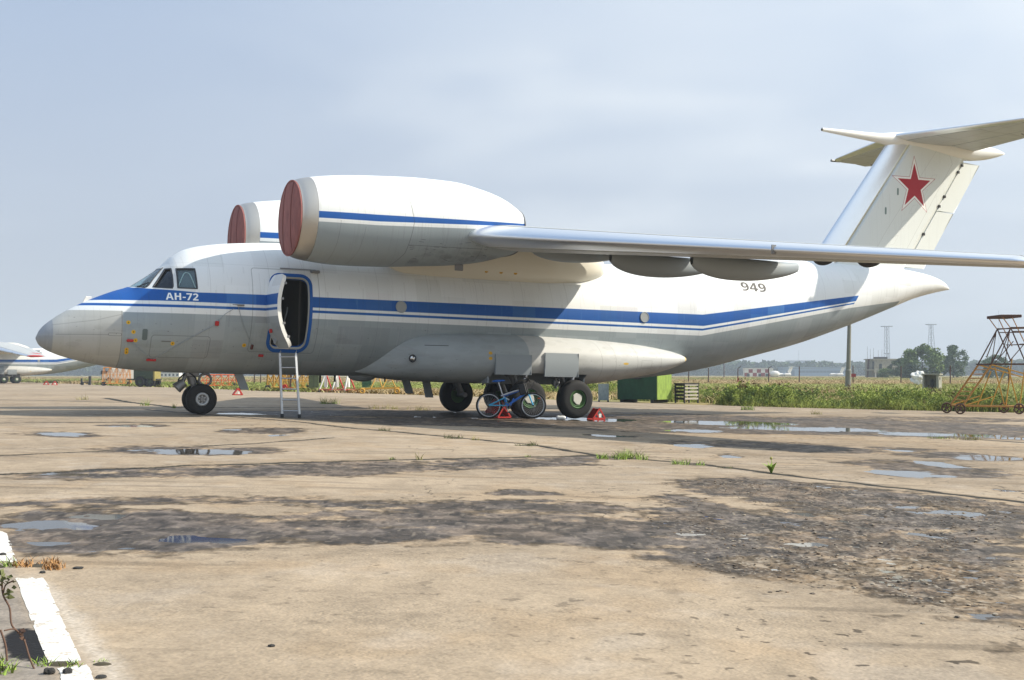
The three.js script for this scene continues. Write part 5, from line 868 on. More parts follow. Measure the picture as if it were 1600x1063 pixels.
{ // fence posts
  const list = [[1076, 118, 1.45, 0], [1107, 118, 1.75, 0], [1153, 121, 1.72, 1], [1201, 121, 1.75, 1], [1249, 117, 1.9, 0], [1333, 110, 1.95, 0], [1408, 104, 1.85, 0], [1485, 98, 1.85, 0], [1576, 90, 1.75, 0], [397, 112, 1.5, 0], [407, 112, 1.5, 0], [417, 113, 1.5, 0], [620, 104, 1.5, 0]];
  const desc = ['rusty fence post standing behind the slatted crate', 'straight rusty fence post first to the right of the slatted crate', 'rusty fence post with bent top left of the checkered hut', 'rusty fence post with bent top in front of the checkered hut', 'tall straight fence post in front of the blue hangar', 'rusty fence post beside the lamp post carrying a red box', 'dark fence post in front of the ruined concrete building', 'dark fence post right of the concrete kiosk', 'dark fence post behind the yellow maintenance stand', 'left post of three thin fence posts under the fuselage', 'middle post of three thin fence posts under the fuselage', 'right post of three thin fence posts under the fuselage', 'thin fence post behind the yellow trestle under the fuselage'];
  list.forEach(([px, d, h, bent], i) => {
    const t = top('fence_post', desc[i], 'fence post', stand(px, d), 0, 'rusty posts of the field fence');
    part('post', bar([0, -0.1, 0], [0.02, h, 0], 0.055, 0.05, 8), mRust, t);
    if (bent) part('bent_top', bar([0.02, h, 0], [0.32, h + 0.22, 0.1], 0.035, 0.03, 6), mRust, t);
    if (px === 1333) part('red_box', box(0, 1.0, 0.08, 0.5, 0.32, 0.12), new THREE.MeshStandardMaterial({ color: rgb(150, 50, 44), roughness: 0.7 }), t);
    if (px === 1153) part('red_stripe', bar([0.003, 0.3, 0.004], [0.012, 0.75, 0.004], 0.06, 0.06, 8), mRed, t);
  });
  const w = []; const vis = list.slice(0, 9);
  for (let i = 0; i < vis.length - 1; i++) for (const f of [0.45, 0.9]) { const a = V(stand(vis[i][0], vis[i][1])), b = V(stand(vis[i + 1][0], vis[i + 1][1])); a.y += vis[i][2] * f; b.y += vis[i + 1][2] * f; w.push(bar(a, b, 0.006, 0.006, 4)); }
  const fw = part('fence_wire', w, mRust, scene); tag(fw, 'thin sagging wire strung between the rusty field fence posts', 'wire', null, 'stuff');
}
{ // concrete kiosk, white sheet
  const mC = speckle(148, 146, 132, 21, 0.3), t = top('concrete_kiosk', 'small open concrete kiosk with a dark hollow front in the weeds', 'kiosk', stand(1457, 75), -0.6);
  part('roof_slab', box(0, 1.12, 0, 1.15, 0.09, 0.85, 0.01), mC, t); part('side_wall', box(0.42, 0.55, 0, 0.16, 1.1, 0.76), mC, t); part('side_wall', box(-0.48, 0.55, 0, 0.1, 1.1, 0.76), mC, t); part('back_wall', box(-0.03, 0.55, -0.33, 0.8, 1.1, 0.08), mC, t); part('debris', box(0.02, 0.4, 0.1, 0.2, 0.8, 0.1, 0.03), mDark, t); part('vent_hole', box(0.505, 0.85, 0.1, 0.015, 0.18, 0.18), mDark, t);
  const g = new THREE.IcosahedronGeometry(0.5, 5), p = g.attributes.position; for (let i = 0; i < p.count; i++) { const v = new THREE.Vector3().fromBufferAttribute(p, i), k = 0.3 + 1.3 * fbm(v.x * 3.4 + 5, v.y * 4 + v.z * 2, 4, 6); p.setXYZ(i, v.x * k * 1.3, v.y * k * 1.1, v.z * k * 0.6); } g.computeVertexNormals();
  const s = part('plastic_sheet', g, mWhitePaint, scene); s.position.set(...stand(1436, 92)); s.position.y += 0.85; tag(s, 'crumpled white plastic sheet caught on the grass left of the concrete kiosk', 'sheet');
}
// ---- ground equipment seen under the fuselage, far left
function trestle(label, px, d, w, h, dep, m, { mat2 = m, wheels = 0, top: tp = true, lat = 3, cat = 'stand', name = 'maintenance_stand', group } = {}) {
  const t = top(name, label, cat, stand(px, d), 0.25, group);
  const B = (n, a, b, r = 0.035) => part(n, bar(a, b, r, r, 6), m, t);
  for (const z of [-dep / 2, dep / 2]) {
    B('base_rail', [-w / 2, 0.22, z], [w / 2, 0.22, z], 0.05); if (tp) B('top_rail', [-w / 2 * 0.9, h, z], [w / 2 * 0.9, h, z]);
    for (let i = 0; i <= lat; i++) { const x = mix(-w / 2, w / 2, i / lat); B('upright', [x, 0.22, z], [x * 0.9, h, z]); if (i < lat) { const x2 = mix(-w / 2, w / 2, (i + 1) / lat); B('brace', [x, 0.22, z], [x2 * 0.9, h, z], 0.028); B('brace', [x2, 0.22, z], [x * 0.9, h, z], 0.022); } }
    B('mid_rail', [-w / 2, h * 0.6, z], [w / 2, h * 0.6, z], 0.028);
  }
  for (let i = 0; i <= 2; i++) { const x = mix(-w / 2, w / 2, i / 2); B('cross_bar', [x, 0.22, -dep / 2], [x, 0.22, dep / 2]); if (tp) B('cross_bar', [x * 0.9, h, -dep / 2], [x * 0.9, h, dep / 2]); }
  if (tp) part('deck', box(0, h + 0.03, 0, w * 0.86, 0.05, dep * 0.95), mat2, t);
  for (const x of [-w / 2, w / 2]) for (const z of [-dep / 2, dep / 2]) { const g = new THREE.TorusGeometry(0.13, 0.06, 8, 16); g.translate(x * 0.9, 0.19, z + Math.sign(z) * 0.08); part('wheel', g, mRub, t); }
  return t;
}
trestle('pale orange lattice work platform standing in front of the green trailer', 182, 112, 2.6, 1.75, 1.2, new THREE.MeshStandardMaterial({ color: rgb(206, 140, 70), roughness: 0.8 }), { lat: 4, group: null });
trestle('bright orange lattice trolley right of the nose wheel', 340, 92, 3.0, 1.05, 1.2, mOrange, { lat: 5 });
trestle('yellow lattice platform just right of the boarding ladder', 462, 76, 1.9, 1.15, 1.1, mYellow, { lat: 4 });
trestle('yellow lattice platform seen through the boarding ladder rungs', 432, 79, 1.3, 1.1, 1.0, mYellow, { lat: 3 });
{ // red sled under the ladder
  const t = top('tow_frame', 'low red steel tow frame on the apron edge behind the ladder', 'frame', stand(452, 74), 0.1);
  for (const z of [-0.3, 0.3]) { part('rail', beam([-0.6, 0.2, z], [0.6, 0.2, z], 0.08, 0.12), mChock, t); part('post', beam([0.05, 0.2, z], [0.1, 1.1, z], 0.07, 0.07), mRust, t); }
  part('cross_bar', beam([-0.5, 0.2, -0.3], [-0.5, 0.2, 0.3], 0.08, 0.1), mChock, t); part('cross_bar', beam([0.5, 0.2, -0.3], [0.5, 0.2, 0.3], 0.08, 0.1), mChock, t); part('drum', bar([-0.3, 0.28, -0.25], [-0.3, 0.28, 0.25], 0.16, 0.16, 14), mChock, t);
}
{ // green trailer
  const t = top('utility_trailer', 'dark green box trailer with big tyres parked beyond the nose wheel', 'trailer', stand(229, 101), -0.12);
  const mT = speckle(52, 66, 44, 31, 0.3); part('box_body', box(0, 1.28, 0, 1.75, 1.15, 1.5, 0.04), mT, t); part('lid', box(0, 1.88, 0, 1.85, 0.08, 1.6, 0.02), mT, t); part('end_panel', box(0.98, 1.15, 0.1, 0.16, 1.2, 1.3, 0.02), speckle(140, 128, 70, 33, 0.3), t);
  for (const x of [-0.42, 0.42]) part('latch', box(x, 1.6, 0.77, 0.1, 0.08, 0.03), mYellow, t);
  for (const [x, z] of [[-0.25, 0.78], [-0.25, -0.78], [0.6, 0.6], [0.6, -0.6]]) { const w = new THREE.Group(); w.name = 'wheel'; t.add(w); w.position.set(x, 0.46, z); part('tyre', new THREE.TorusGeometry(0.32, 0.14, 10, 28), mRub, w); const h = new THREE.CylinderGeometry(0.2, 0.2, 0.12, 18); h.rotateX(Math.PI / 2); part('rim', h, mT, w); }
  part('chassis', box(0.1, 0.66, 0, 2.1, 0.1, 1.1), mDark, t); part('drawbar', [bar([-0.9, 0.66, 0.3], [-1.8, 0.66, 0], 0.05), bar([-0.9, 0.66, -0.3], [-1.8, 0.66, 0], 0.05)], mT, t); part('support_leg', bar([-1.6, 0.64, 0], [-1.6, 0.02, 0], 0.05), mRustY, t); part('mudguard', box(-0.25, 0.98, 0.82, 0.9, 0.06, 0.3, 0.02), mT, t);
}
{ // low trolley farther left
  const t = top('hand_trolley', 'small dark trolley standing at the field edge left of the orange platform', 'trolley', stand(134, 117), 0.2);
  part('deck', box(0, 0.3, 0, 0.95, 0.1, 0.6), mDark, t); part('end_frame', box(0.38, 0.62, 0, 0.2, 0.6, 0.5, 0.02), mDark, t); part('end_frame', box(-0.42, 0.5, 0, 0.12, 0.4, 0.5, 0.02), mDark, t); for (const x of [-0.36, 0.36]) part('wheel', bar([x, 0.14, -0.34], [x, 0.14, 0.34], 0.13, 0.13, 14), mRub, t);
}
{ // olive cabinet
  const t = top('field_cabinet', 'narrow olive-green cabinet right of the yellow platforms under the fuselage', 'cabinet', stand(490.5, 72), 0.1), mO = speckle(88, 96, 66, 41, 0.3);
  part('cabinet_body', box(0, 0.62, 0, 0.62, 1.16, 0.5, 0.015), mO, t); part('plinth', box(0, 0.03, 0, 0.66, 0.06, 0.54), mDark, t); part('door_seam', box(0.0, 0.62, 0.252, 0.012, 1.0, 0.006), mDark, t); part('roof', box(0, 1.22, 0, 0.7, 0.05, 0.58), mO, t);
  const g = top('green_drum', 'dark green sheet metal box behind the yellow trestle under the fuselage', 'box', stand(573, 72), 0.15), mD = speckle(44, 82, 52, 43, 0.3); part('box_body', box(0, 0.55, 0, 0.58, 0.98, 0.5, 0.02), mD, g); part('base', box(0, 0.03, 0, 0.62, 0.06, 0.54), mDark, g); part('lid', box(0, 1.06, 0, 0.64, 0.04, 0.56), mD, g);
}
[['left', 509], ['middle', 527], ['right', 544]].forEach(([w, px], i) => {
  const t = top('aircraft_jack', `${w} one of three red and white tripod jacks under the fuselage`, 'jack', stand(px, 67.5 - i * 0.4), 0.3 * i, 'red and white aircraft jacks');
  part('ram', bar([0, 0.3, 0], [0, 1.1, 0], 0.11, 0.07, 12), mWhitePaint, t); part('cap', bar([0, 1.1, 0], [0, 1.2, 0], 0.05, 0.08, 10), mSteel, t);
  for (let k = 0; k < 3; k++) { const a = (k * 2 * Math.PI) / 3 + 0.4, c = Math.cos(a), s = Math.sin(a); part('leg', bar([0.42 * c, 0.1, 0.42 * s], [0.06 * c, 0.98, 0.06 * s], 0.045, 0.04, 8), k ? mWhitePaint : mChock, t); part('base_bar', bar([0.42 * c, 0.14, 0.42 * s], [0.42 * Math.cos(a + 2.094), 0.14, 0.42 * Math.sin(a + 2.094)], 0.05, 0.05, 8), mChock, t); part('foot', bar([0.42 * c, 0, 0.42 * s], [0.42 * c, 0.1, 0.42 * s], 0.09, 0.09, 10), k === 1 ? mRub : mChock, t); }
});
{ // yellow low trolley with two tripods on it
  const t = top('trestle_trolley', 'long low yellow trolley with two triangular trestles left of the belly boards', 'trolley', stand(596, 60.5), 0.12);
  for (const z of [-0.4, 0.4]) { part('base_rail', beam([-1.1, 0.26, z], [0.95, 0.32, z], 0.06, 0.08), mYellow, t); for (const [x0, x1, x2] of [[-0.55, -0.2, 0.05], [0.05, 0.4, 0.75]]) { part('trestle_leg', bar([x0, 0.3, z], [x1, 1.05, z * 0.3], 0.028), mYellow, t); part('trestle_leg', bar([x2, 0.3, z], [x1, 1.05, z * 0.3], 0.028), mYellow, t); } }
  part('cross_bar', beam([-1.0, 0.27, -0.4], [-1.0, 0.27, 0.4], 0.06, 0.06), mYellow, t); part('cross_bar', beam([0.9, 0.31, -0.4], [0.9, 0.31, 0.4], 0.06, 0.06), mYellow, t);
  for (let k = 0; k < 4; k++) part('rung', bar([0.22 + k * 0.04, 0.42 + k * 0.14, 0.36 - k * 0.08], [0.6 - k * 0.05, 0.42 + k * 0.14, 0.36 - k * 0.08], 0.016), mRustY, t);
  for (const x of [-1.0, 0.8]) for (const z of [-0.45, 0.45]) { const g = new THREE.TorusGeometry(0.11, 0.045, 8, 18); g.translate(x, 0.155, z); part('wheel', g, mYellow, t); }
  part('drawbar', bar([-1.1, 0.26, 0], [-1.5, 0.12, 0], 0.03), mRustY, t);
}

// ---------------------------------------------------------------- buildings and towers across the field
{
  const mW = new THREE.MeshStandardMaterial({ color: rgb(226, 222, 214), roughness: 0.8 }), mBr = new THREE.MeshStandardMaterial({ color: rgb(142, 48, 42), roughness: 0.8 }), mGl = new THREE.MeshStandardMaterial({ color: rgb(40, 52, 58), roughness: 0.3 }), mHang = new THREE.MeshStandardMaterial({ color: rgb(128, 150, 172), roughness: 0.7 }), mHangD = new THREE.MeshStandardMaterial({ color: rgb(84, 104, 126), roughness: 0.6 });
  { // checkered hut
    const t = top('checkered_hut', 'small airfield hut painted in red and white checks beyond the fence', 'hut', stand(1186, 420));
    part('wall', box(0, 1.6, -1.6, 10.4, 3.2, 3), mW, t);
    for (let r = 0; r < 2; r++) for (let c = 0; c < 7; c++) part('check_panel', box(-4.5 + c * 1.5, 0.95 + r * 1.3, 0, 1.5, 1.3, 0.1), (r + c) % 2 ? mW : mBr, t);
    for (const x of [-3.9, 0.3, 2.9]) part('window', box(x, 0.8, 0.08, 1.0, 1.1, 0.08), mGl, t); part('roof', box(0, 3.28, -1.6, 10.8, 0.16, 3.4), mW, t);
    const k = top('white_tank', 'white rounded tank lying against the right end of the checkered hut', 'tank', stand(1211, 415)); const g = new THREE.SphereGeometry(1, 20, 14); g.scale(1.8, 1.15, 1.2); g.translate(0, 1.2, 0); part('tank_shell', g, mW, k); part('saddle', box(0, 0.15, 0, 2.4, 0.3, 1.6), mGl, k);
  }
  { // hangar
    const t = top('hangar', 'long low blue-grey hangar with a dark window band across the field', 'hangar', stand(1278, 720));
    part('wall', box(0, 2.6, -8, 42, 5.2, 16), mHang, t); part('roof', box(0, 5.35, -8, 43, 0.5, 17), mHang, t); for (let k = 0; k < 14; k++) part('window', box(-11 + k * 2.2, 2.7, 0.06, 2.0, 1.3, 0.1), mHangD, t); part('door', box(-17, 1.8, 0.06, 5, 3.6, 0.1), mHangD, t);
  }
  { // office block beyond the trees
    const t = top('office_block', 'flat grey office block rising above the distant tree line', 'building', stand(1251, 1450));
    const w = new THREE.MeshStandardMaterial({ color: rgb(128, 134, 140), roughness: 0.8 }); part('wall', box(0, 9, -8, 29, 18, 16), w, t); part('roof', box(0, 18.2, -8, 30, 0.6, 17), w, t); for (let r = 0; r < 2; r++) for (let k = 0; k < 9; k++) part('window', box(-12.5 + k * 3.1, 16.4 - r * 2.6, 0.08, 2.4, 1.4, 0.12), mHangD, t);
    const a = top('radio_mast', 'thin radio mast above the grey office block', 'mast', stand(1248.5, 1440)); part('mast_pole', bar([0, 0, 0], [0, 31, 0], 0.3, 0.2), mSteel, a); part('guy_mount', box(0, 26, 0, 1, 0.3, 1), mSteel, a);
  }
  { // ruined concrete building with aerials
    const mC = speckle(150, 146, 130, 51, 0.35), t = top('ruined_building', 'squat weathered concrete ruin with aerials on its roof beside the trees', 'ruin', stand(1375, 300), 0.15);
    part('wall', box(0.4, 3.2, 0, 6.4, 3.4, 5), mC, t); part('lower_wall', box(-0.6, 0.8, -0.4, 4.6, 1.7, 4), mC, t); part('ledge', box(0.3, 4.98, 0, 6.9, 0.25, 5.4), mC, t); part('roof_hut', box(0.2, 5.3, 0, 3, 0.6, 2), mDark, t);
    for (const [x, y, w, h] of [[-1.0, 3.0, 0.7, 1.6], [1.9, 3.3, 0.6, 0.8], [-3.0, 3.4, 0.5, 2]]) part('window', box(x, y, 2.53, w, h, 0.1), mGl, t);
    part('balcony', box(-3.5, 2.2, 1.2, 2, 0.3, 2.4), mC, t); for (let k = 0; k < 4; k++) part('stripe_post', box(-2.1 + k * 0.9, 0.8, 1.9, 0.3, 1.7, 0.2), k % 2 ? mBr : mW, t);
    for (const [x, h] of [[-3.6, 3.2], [-2.8, 2.6], [-1.9, 2.8], [-0.6, 2.2], [0.4, 2.4], [2.2, 1.6]]) part('aerial', bar([x, 5.1, 0.5], [x, 5.1 + h, 0.5], 0.05, 0.03, 5), mSteel, t);
    part('steel_ladder', beam([-3.9, 0.2, 1], [-3.5, 5, 1], 0.1, 0.5), mRust, t);
  }
  const lattice = (label, px, d, H, wBase, wTop) => {
    const t = top('lattice_tower', label, 'tower', stand(px, d), 0.3, null); const m = mSteel, n = 8;
    const w = (k) => mix(wBase, wTop, Math.min(1, (k / n) * 1.15)) / 2;
    for (const [sx, sz] of [[1, 1], [1, -1], [-1, 1], [-1, -1]]) for (let k = 0; k < n; k++) part('leg', bar([sx * w(k), (H * k) / n, sz * w(k)], [sx * w(k + 1), (H * (k + 1)) / n, sz * w(k + 1)], 0.17, 0.17, 5), m, t);
    for (let k = 0; k < n; k++) for (const s of [1, -1]) { part('brace', bar([-w(k), (H * k) / n, s * w(k)], [w(k + 1), (H * (k + 1)) / n, s * w(k + 1)], 0.11, 0.11, 4), m, t); part('brace', bar([w(k), (H * k) / n, s * w(k)], [-w(k + 1), (H * (k + 1)) / n, s * w(k + 1)], 0.11, 0.11, 4), m, t); part('ring', bar([-w(k), (H * k) / n, s * w(k)], [w(k), (H * k) / n, s * w(k)], 0.1, 0.1, 4), m, t); }
    part('platform', box(0, H, 0, wTop * 3.2, 0.6, wTop * 2), m, t); part('platform', box(0, H * 0.45, 0, w(3.6) * 2.6, 0.5, w(3.6) * 2), m, t);
  };
  lattice('slender lattice tower above the ruined concrete building', 1386.5, 900, 38.5, 3.6, 2.4);
  lattice('tapering lattice tower above the trees right of the concrete ruin', 1456, 900, 40, 6.5, 2.2);
  { const a = top('radio_mast', 'very thin tall mast left of the yellow maintenance stand top', 'mast', stand(1543, 1000)); part('mast_pole', bar([0, 0, 0], [0, 29, 0], 0.18, 0.1, 6), mSteel, a); part('cap', box(0, 29, 0, 0.6, 0.4, 0.6), mSteel, a);
    const b = top('radio_mast', 'tallest thin mast behind the yellow maintenance stand', 'mast', stand(1562, 1000)); part('mast_pole', bar([0, 0, 0], [0, 56, 0], 0.16, 0.1, 6), mSteel, b); part('cap', box(0, 56, 0, 0.6, 0.4, 0.6), mSteel, b);
    const e = top('utility_pole', 'wooden utility pole standing before the distant wood under the tail', 'pole', stand(1131.5, 320)); part('pole', bar([0, 0, 0], [0, 4.6, 0], 0.16, 0.13, 8), mRust, e); part('cross_arm', box(0, 4.3, 0, 1.2, 0.12, 0.12), mRust, e); }
  // small airliners far across the field: white T shapes
  [['distant parked white airliner right of the checkered hut', 1222, 560, 0.2], ['distant parked white airliner in front of the blue hangar right end', 1304, 600, 0.1]].forEach(([lab, px, d, ry]) => {
    const t = top('parked_airliner', lab, 'airplane', stand(px, d), ry, 'tiny airliners parked across the field'); const b = new THREE.CapsuleGeometry(0.62, 6, 8, 18); b.rotateZ(Math.PI / 2); b.translate(1.2, 1.0, 0); part('fuselage', b, mW, t);
    part('fin', [beam([3.6, 1.8, 0], [5, 4.6, 0], 0.2, 1.6)], mW, t); part('stabilizer', box(5, 4.7, 0, 1.2, 0.16, 4.8, 0.05), mW, t); part('wing', box(0.5, 1.0, 0, 1.8, 0.2, 13, 0.05), mW, t); part('gear', [bar([-3, 0, 0], [-3, 0.8, 0], 0.12), bar([1, 0, 1], [1, 0.8, 1], 0.14), bar([1, 0, -1], [1, 0.8, -1], 0.14)], mDark, t);
  });
  { const t = top('white_shed', 'long low white shed with windows seen just left of the nose wheel', 'shed', stand(267, 330)); part('wall', box(0, 0.8, 0, 5.6, 1.6, 3), mW, t); part('roof', box(0, 1.68, 0, 5.9, 0.16, 3.4), mHangD, t); for (let k = 0; k < 5; k++) part('window', box(-2.2 + k * 1.1, 0.9, 1.53, 0.5, 0.6, 0.06), mGl, t); }
  { const t = top('white_van', 'white covered vehicle behind the pale orange platform', 'vehicle', stand(196, 150), 0.3); part('body', box(0, 1.2, 0, 4.2, 1.7, 2, 0.25), mW, t); part('cab', box(-2.3, 0.95, 0, 1.4, 1.2, 1.9, 0.25), mW, t); part('windscreen', box(-2.6, 1.35, 0, 0.9, 0.5, 1.92, 0.1), mGl, t); for (const x of [-2, 1.3]) for (const z of [-0.9, 0.9]) { const g = new THREE.TorusGeometry(0.26, 0.11, 8, 18); g.translate(x, 0.37, z); part('wheel', g, mRub, t); } }
}

// ---------------------------------------------------------------- plants
function blades(n, h, spread, w, R, { lean = 0.5, tint = null } = {}) {     // tuft of curved grass blades
  const pos = [], nor = [], idx = []; 
  for (let i = 0; i < n; i++) {
    const a = R() * 6.283, r = spread * Math.sqrt(R()), bx = r * Math.cos(a), bz = r * Math.sin(a), hh = h * (0.45 + 0.65 * R()), la = R() * 6.283, lx = Math.cos(la), lz = Math.sin(la), ll = hh * lean * (0.3 + R()), pa = R() * 6.283, px = Math.cos(pa) * w, pz = Math.sin(pa) * w;
    const o = pos.length / 3;
    for (let k = 0; k <= 3; k++) { const t = k / 3, q = t * t, y = hh * (t - 0.25 * q * (ll / hh)), ww = (1 - t * 0.92) * 0.5; const x = bx + lx * ll * q, z = bz + lz * ll * q; pos.push(x - px * ww, y, z - pz * ww, x + px * ww, y, z + pz * ww); for (let m = 0; m < 2; m++) nor.push(-pz / w * 0.6, 0.8, px / w * 0.6); if (k < 3) { const b = o + k * 2; idx.push(b, b + 1, b + 2, b + 1, b + 3, b + 2); } }
  }
  const g = new THREE.BufferGeometry(); g.setAttribute('position', new THREE.Float32BufferAttribute(pos, 3)); g.setAttribute('normal', new THREE.Float32BufferAttribute(nor, 3)); g.setIndex(idx); return g;
}
function leafQuads(list, R, size) {                                        // small folded leaves at points
  const pos = [], idx = [], v = new THREE.Vector3(), a = new THREE.Vector3(), b = new THREE.Vector3();
  for (const p of list) {
    a.set(R() - 0.5, (R() - 0.5) * 0.7, R() - 0.5).normalize(); v.set(R() - 0.5, R() - 0.5, R() - 0.5).normalize(); b.crossVectors(a, v).normalize(); const s = size * (0.6 + 0.8 * R()); const o = pos.length / 3;
    pos.push(p[0] - a.x * s, p[1] - a.y * s, p[2] - a.z * s, p[0] + b.x * s * 0.5, p[1] + b.y * s * 0.5 + s * 0.1, p[2] + b.z * s * 0.5, p[0] + a.x * s, p[1] + a.y * s, p[2] + a.z * s, p[0] - b.x * s * 0.5, p[1] - b.y * s * 0.5 + s * 0.1, p[2] - b.z * s * 0.5); idx.push(o, o + 1, o + 2, o, o + 2, o + 3);
  }
  const g = new THREE.BufferGeometry(); g.setAttribute('position', new THREE.Float32BufferAttribute(pos, 3)); g.setIndex(idx); g.computeVertexNormals(); return g;
}
function weed(R, h, n, leaf) {                                             // branching leafy weed
  const pts = [], st = [];
  for (let k = 0; k < 5; k++) { const a = R() * 6.283, l = h * (0.15 + 0.3 * R()), x = l * Math.cos(a), z = l * Math.sin(a), hh = h * (0.6 + 0.5 * R()); st.push(bar([0, 0, 0], [x, hh, z], 0.012, 0.005, 4)); for (let i = 0; i < n / 5; i++) { const t = 0.15 + 0.85 * R(); pts.push([x * t + (R() - 0.5) * 0.3 * h * (1.1 - t * 0.5), hh * t, z * t + (R() - 0.5) * 0.3 * h * (1.1 - t * 0.5)]); } }
  return merge([leafQuads(pts, R, leaf), ...st]);
}
const mLeafW = P({ color: 0xffffff, roughness: 0.9, transmission: 0, side: THREE.DoubleSide });
function scatter(name, label, category, geo, mat, places, cols, R, hfn) {
  const im = new THREE.InstancedMesh(geo, mat, places.length); im.name = numbered(name); im.castShadow = im.receiveShadow = true; const m = new THREE.Matrix4(), q = new THREE.Quaternion(), s = new THREE.Vector3(), c = new THREE.Color(), up = new THREE.Vector3(0, 1, 0);
  places.forEach(([x, z, k, ky = 1, ci], i) => { q.setFromAxisAngle(up, R() * 6.283); s.set(k, k * ky, k); m.compose(new THREE.Vector3(x, hfn(x, z), z), q, s); im.setMatrixAt(i, m); const [a, b] = cols[ci === undefined ? Math.floor(R() * cols.length) : ci], t = R(); c.setRGB(mix(a[0], b[0], t), mix(a[1], b[1], t), mix(a[2], b[2], t)); im.setColorAt(i, c); });
  scene.add(im); tag(im, label, category, null, 'stuff'); return im;
}
const GREEN = [[0.23, 0.28, 0.045], [0.36, 0.42, 0.085]], DEEP = [[0.09, 0.14, 0.025], [0.16, 0.22, 0.045]], STRAW = [[0.42, 0.32, 0.15], [0.5, 0.4, 0.2]], TAN = [[0.36, 0.25, 0.11], [0.44, 0.33, 0.16]], OLIVE = [[0.24, 0.25, 0.07], [0.34, 0.32, 0.11]], RUSTY = [[0.13, 0.07, 0.035], [0.2, 0.11, 0.05]];
{
  const R = rng(901);
  const inView = (x, z) => Math.abs(x) < -z * 0.47 + 3;
  // weeds and long grass along the apron edge
  const strip = [], wd = [], dry = [];
  for (let i = 0; i < 46000; i++) {
    const x = mix(-36, 36, R()), e = apronEdge(x), dd = R() ** 1.6 * 26, z = e - 0.1 - dd; if (!inView(x, z)) continue; if (Math.abs(x / -z - 0.366) < 0.014 && z < -49 && z > -77) continue; if ((x > 2.6 && x < 9 && dd < 4.2) || (x < 2.6 && dd < 2 + 7 * fbm(x * 0.5, 2, 2, 3))) continue;
    const clumpy = fbm(x * 0.35, z * 0.35, 3, 61), lush = fbm(x * 0.12 + 8, z * 0.12, 3, 67), lowLeft = sstep(-6, 4, x);
    const bump = 0.28 * Math.exp(-(((x - 11.2) / 0.9) ** 2)) + 0.4 * Math.exp(-(((x - 17.6) / 0.8) ** 2)) + 0.4 * Math.exp(-(((x - 14.6) / 0.5) ** 2)) + 0.3 * Math.exp(-(((x - 9.6) / 0.5) ** 2));
    const h = (0.08 + 0.5 * clumpy + 0.9 * Math.max(0, clumpy - 0.5) + bump * sstep(9, 1, dd)) * mix(0.6, 1, lowLeft) * mix(0.45, 1, sstep(0, 1.2, dd)) * mix(1, 0.75, sstep(6, 20, dd));
    if (R() < 0.52) strip.push([x, z, 0.8 + 0.5 * R(), h * 1.25, lush > 0.56 && x < 2.6 ? (R() < 0.7 ? 0 : 1) : dd > 13 ? 3 : lush > 0.36 || dd < 3 ? (R() < 0.8 ? 0 : 1) : R() < 0.8 ? 1 : 2]);
    else if (clumpy > 0.36 && R() < 0.5 && dd < 16) wd.push([x, z, h * (0.8 + 0.5 * R()), 1.1, R() < 0.35 ? 1 : 0]);
    else if (clumpy > 0.5 && R() < 0.05 + 0.25 * bump) dry.push([x, z, h * 1.25, 1.15]);
  }
  scatter('tall_grass', 'tall green and straw coloured grass along the far edge of the apron', 'grass', blades(15, 0.8, 0.26, 0.02, rng(4)), mLeafW, strip, [GREEN, OLIVE, STRAW, TAN], R, (x, z) => gnd(x, z) - 0.04);
  scatter('leafy_weeds', 'dense dark leafy weeds along the far edge of the apron', 'weeds', weed(rng(6), 1, 90, 0.07), mLeafW, wd, [GREEN, DEEP], R, (x, z) => gnd(x, z) - 0.04);
  const dg = [blades(6, 0.9, 0.16, 0.012, rng(8), { lean: 0.2 }), leafQuads(Array.from({ length: 26 }, (_, i) => { const q = rng(70 + i); return [(q() - 0.5) * 0.34, 0.62 + 0.36 * q(), (q() - 0.5) * 0.34]; }), rng(9), 0.05)];
  scatter('seed_stalks', 'brown dry seed stalks of dock rising from the weeds', 'weeds', merge(dg), mLeafW, dry, [RUSTY], R, (x, z) => gnd(x, z) - 0.04);
  // the field
  const fl = [];
  for (let i = 0; i < 36000; i++) { const z = -46 - 320 * R() ** 1.7, x = (R() * 2 - 1) * (-z * 0.47 + 2); if (z > apronEdge(x) - (x < 2.6 ? 0.6 : 10 * R() + 4)) continue; if (Math.abs(x / -z - 0.366) < 0.012 && z > -77) continue; const n = fbm(x * 0.03, z * 0.05, 3, 5); const d = -z / 100; const nearL = x < 2.6 && -z < 130; if (nearL && z > apronEdge(x) - 2.5) continue; fl.push([x, z, 1.2 + 1.4 * d, (nearL ? 0.22 : 0.27) / (0.6 + d * 0.55), nearL && n < 0.62 ? (R() < 0.7 ? 3 : 0) : n > 0.45 ? (R() < 0.7 ? 1 : 2) : R() < 0.6 ? 0 : 3]); }
  scatter('meadow_grass', 'sun-dried meadow grass covering the field behind the fence', 'grass', blades(22, 0.75, 0.7, 0.04, rng(14)), mLeafW, fl, [OLIVE, TAN, STRAW, GREEN], R, (x, z) => gnd(x, z) - 0.03);
}
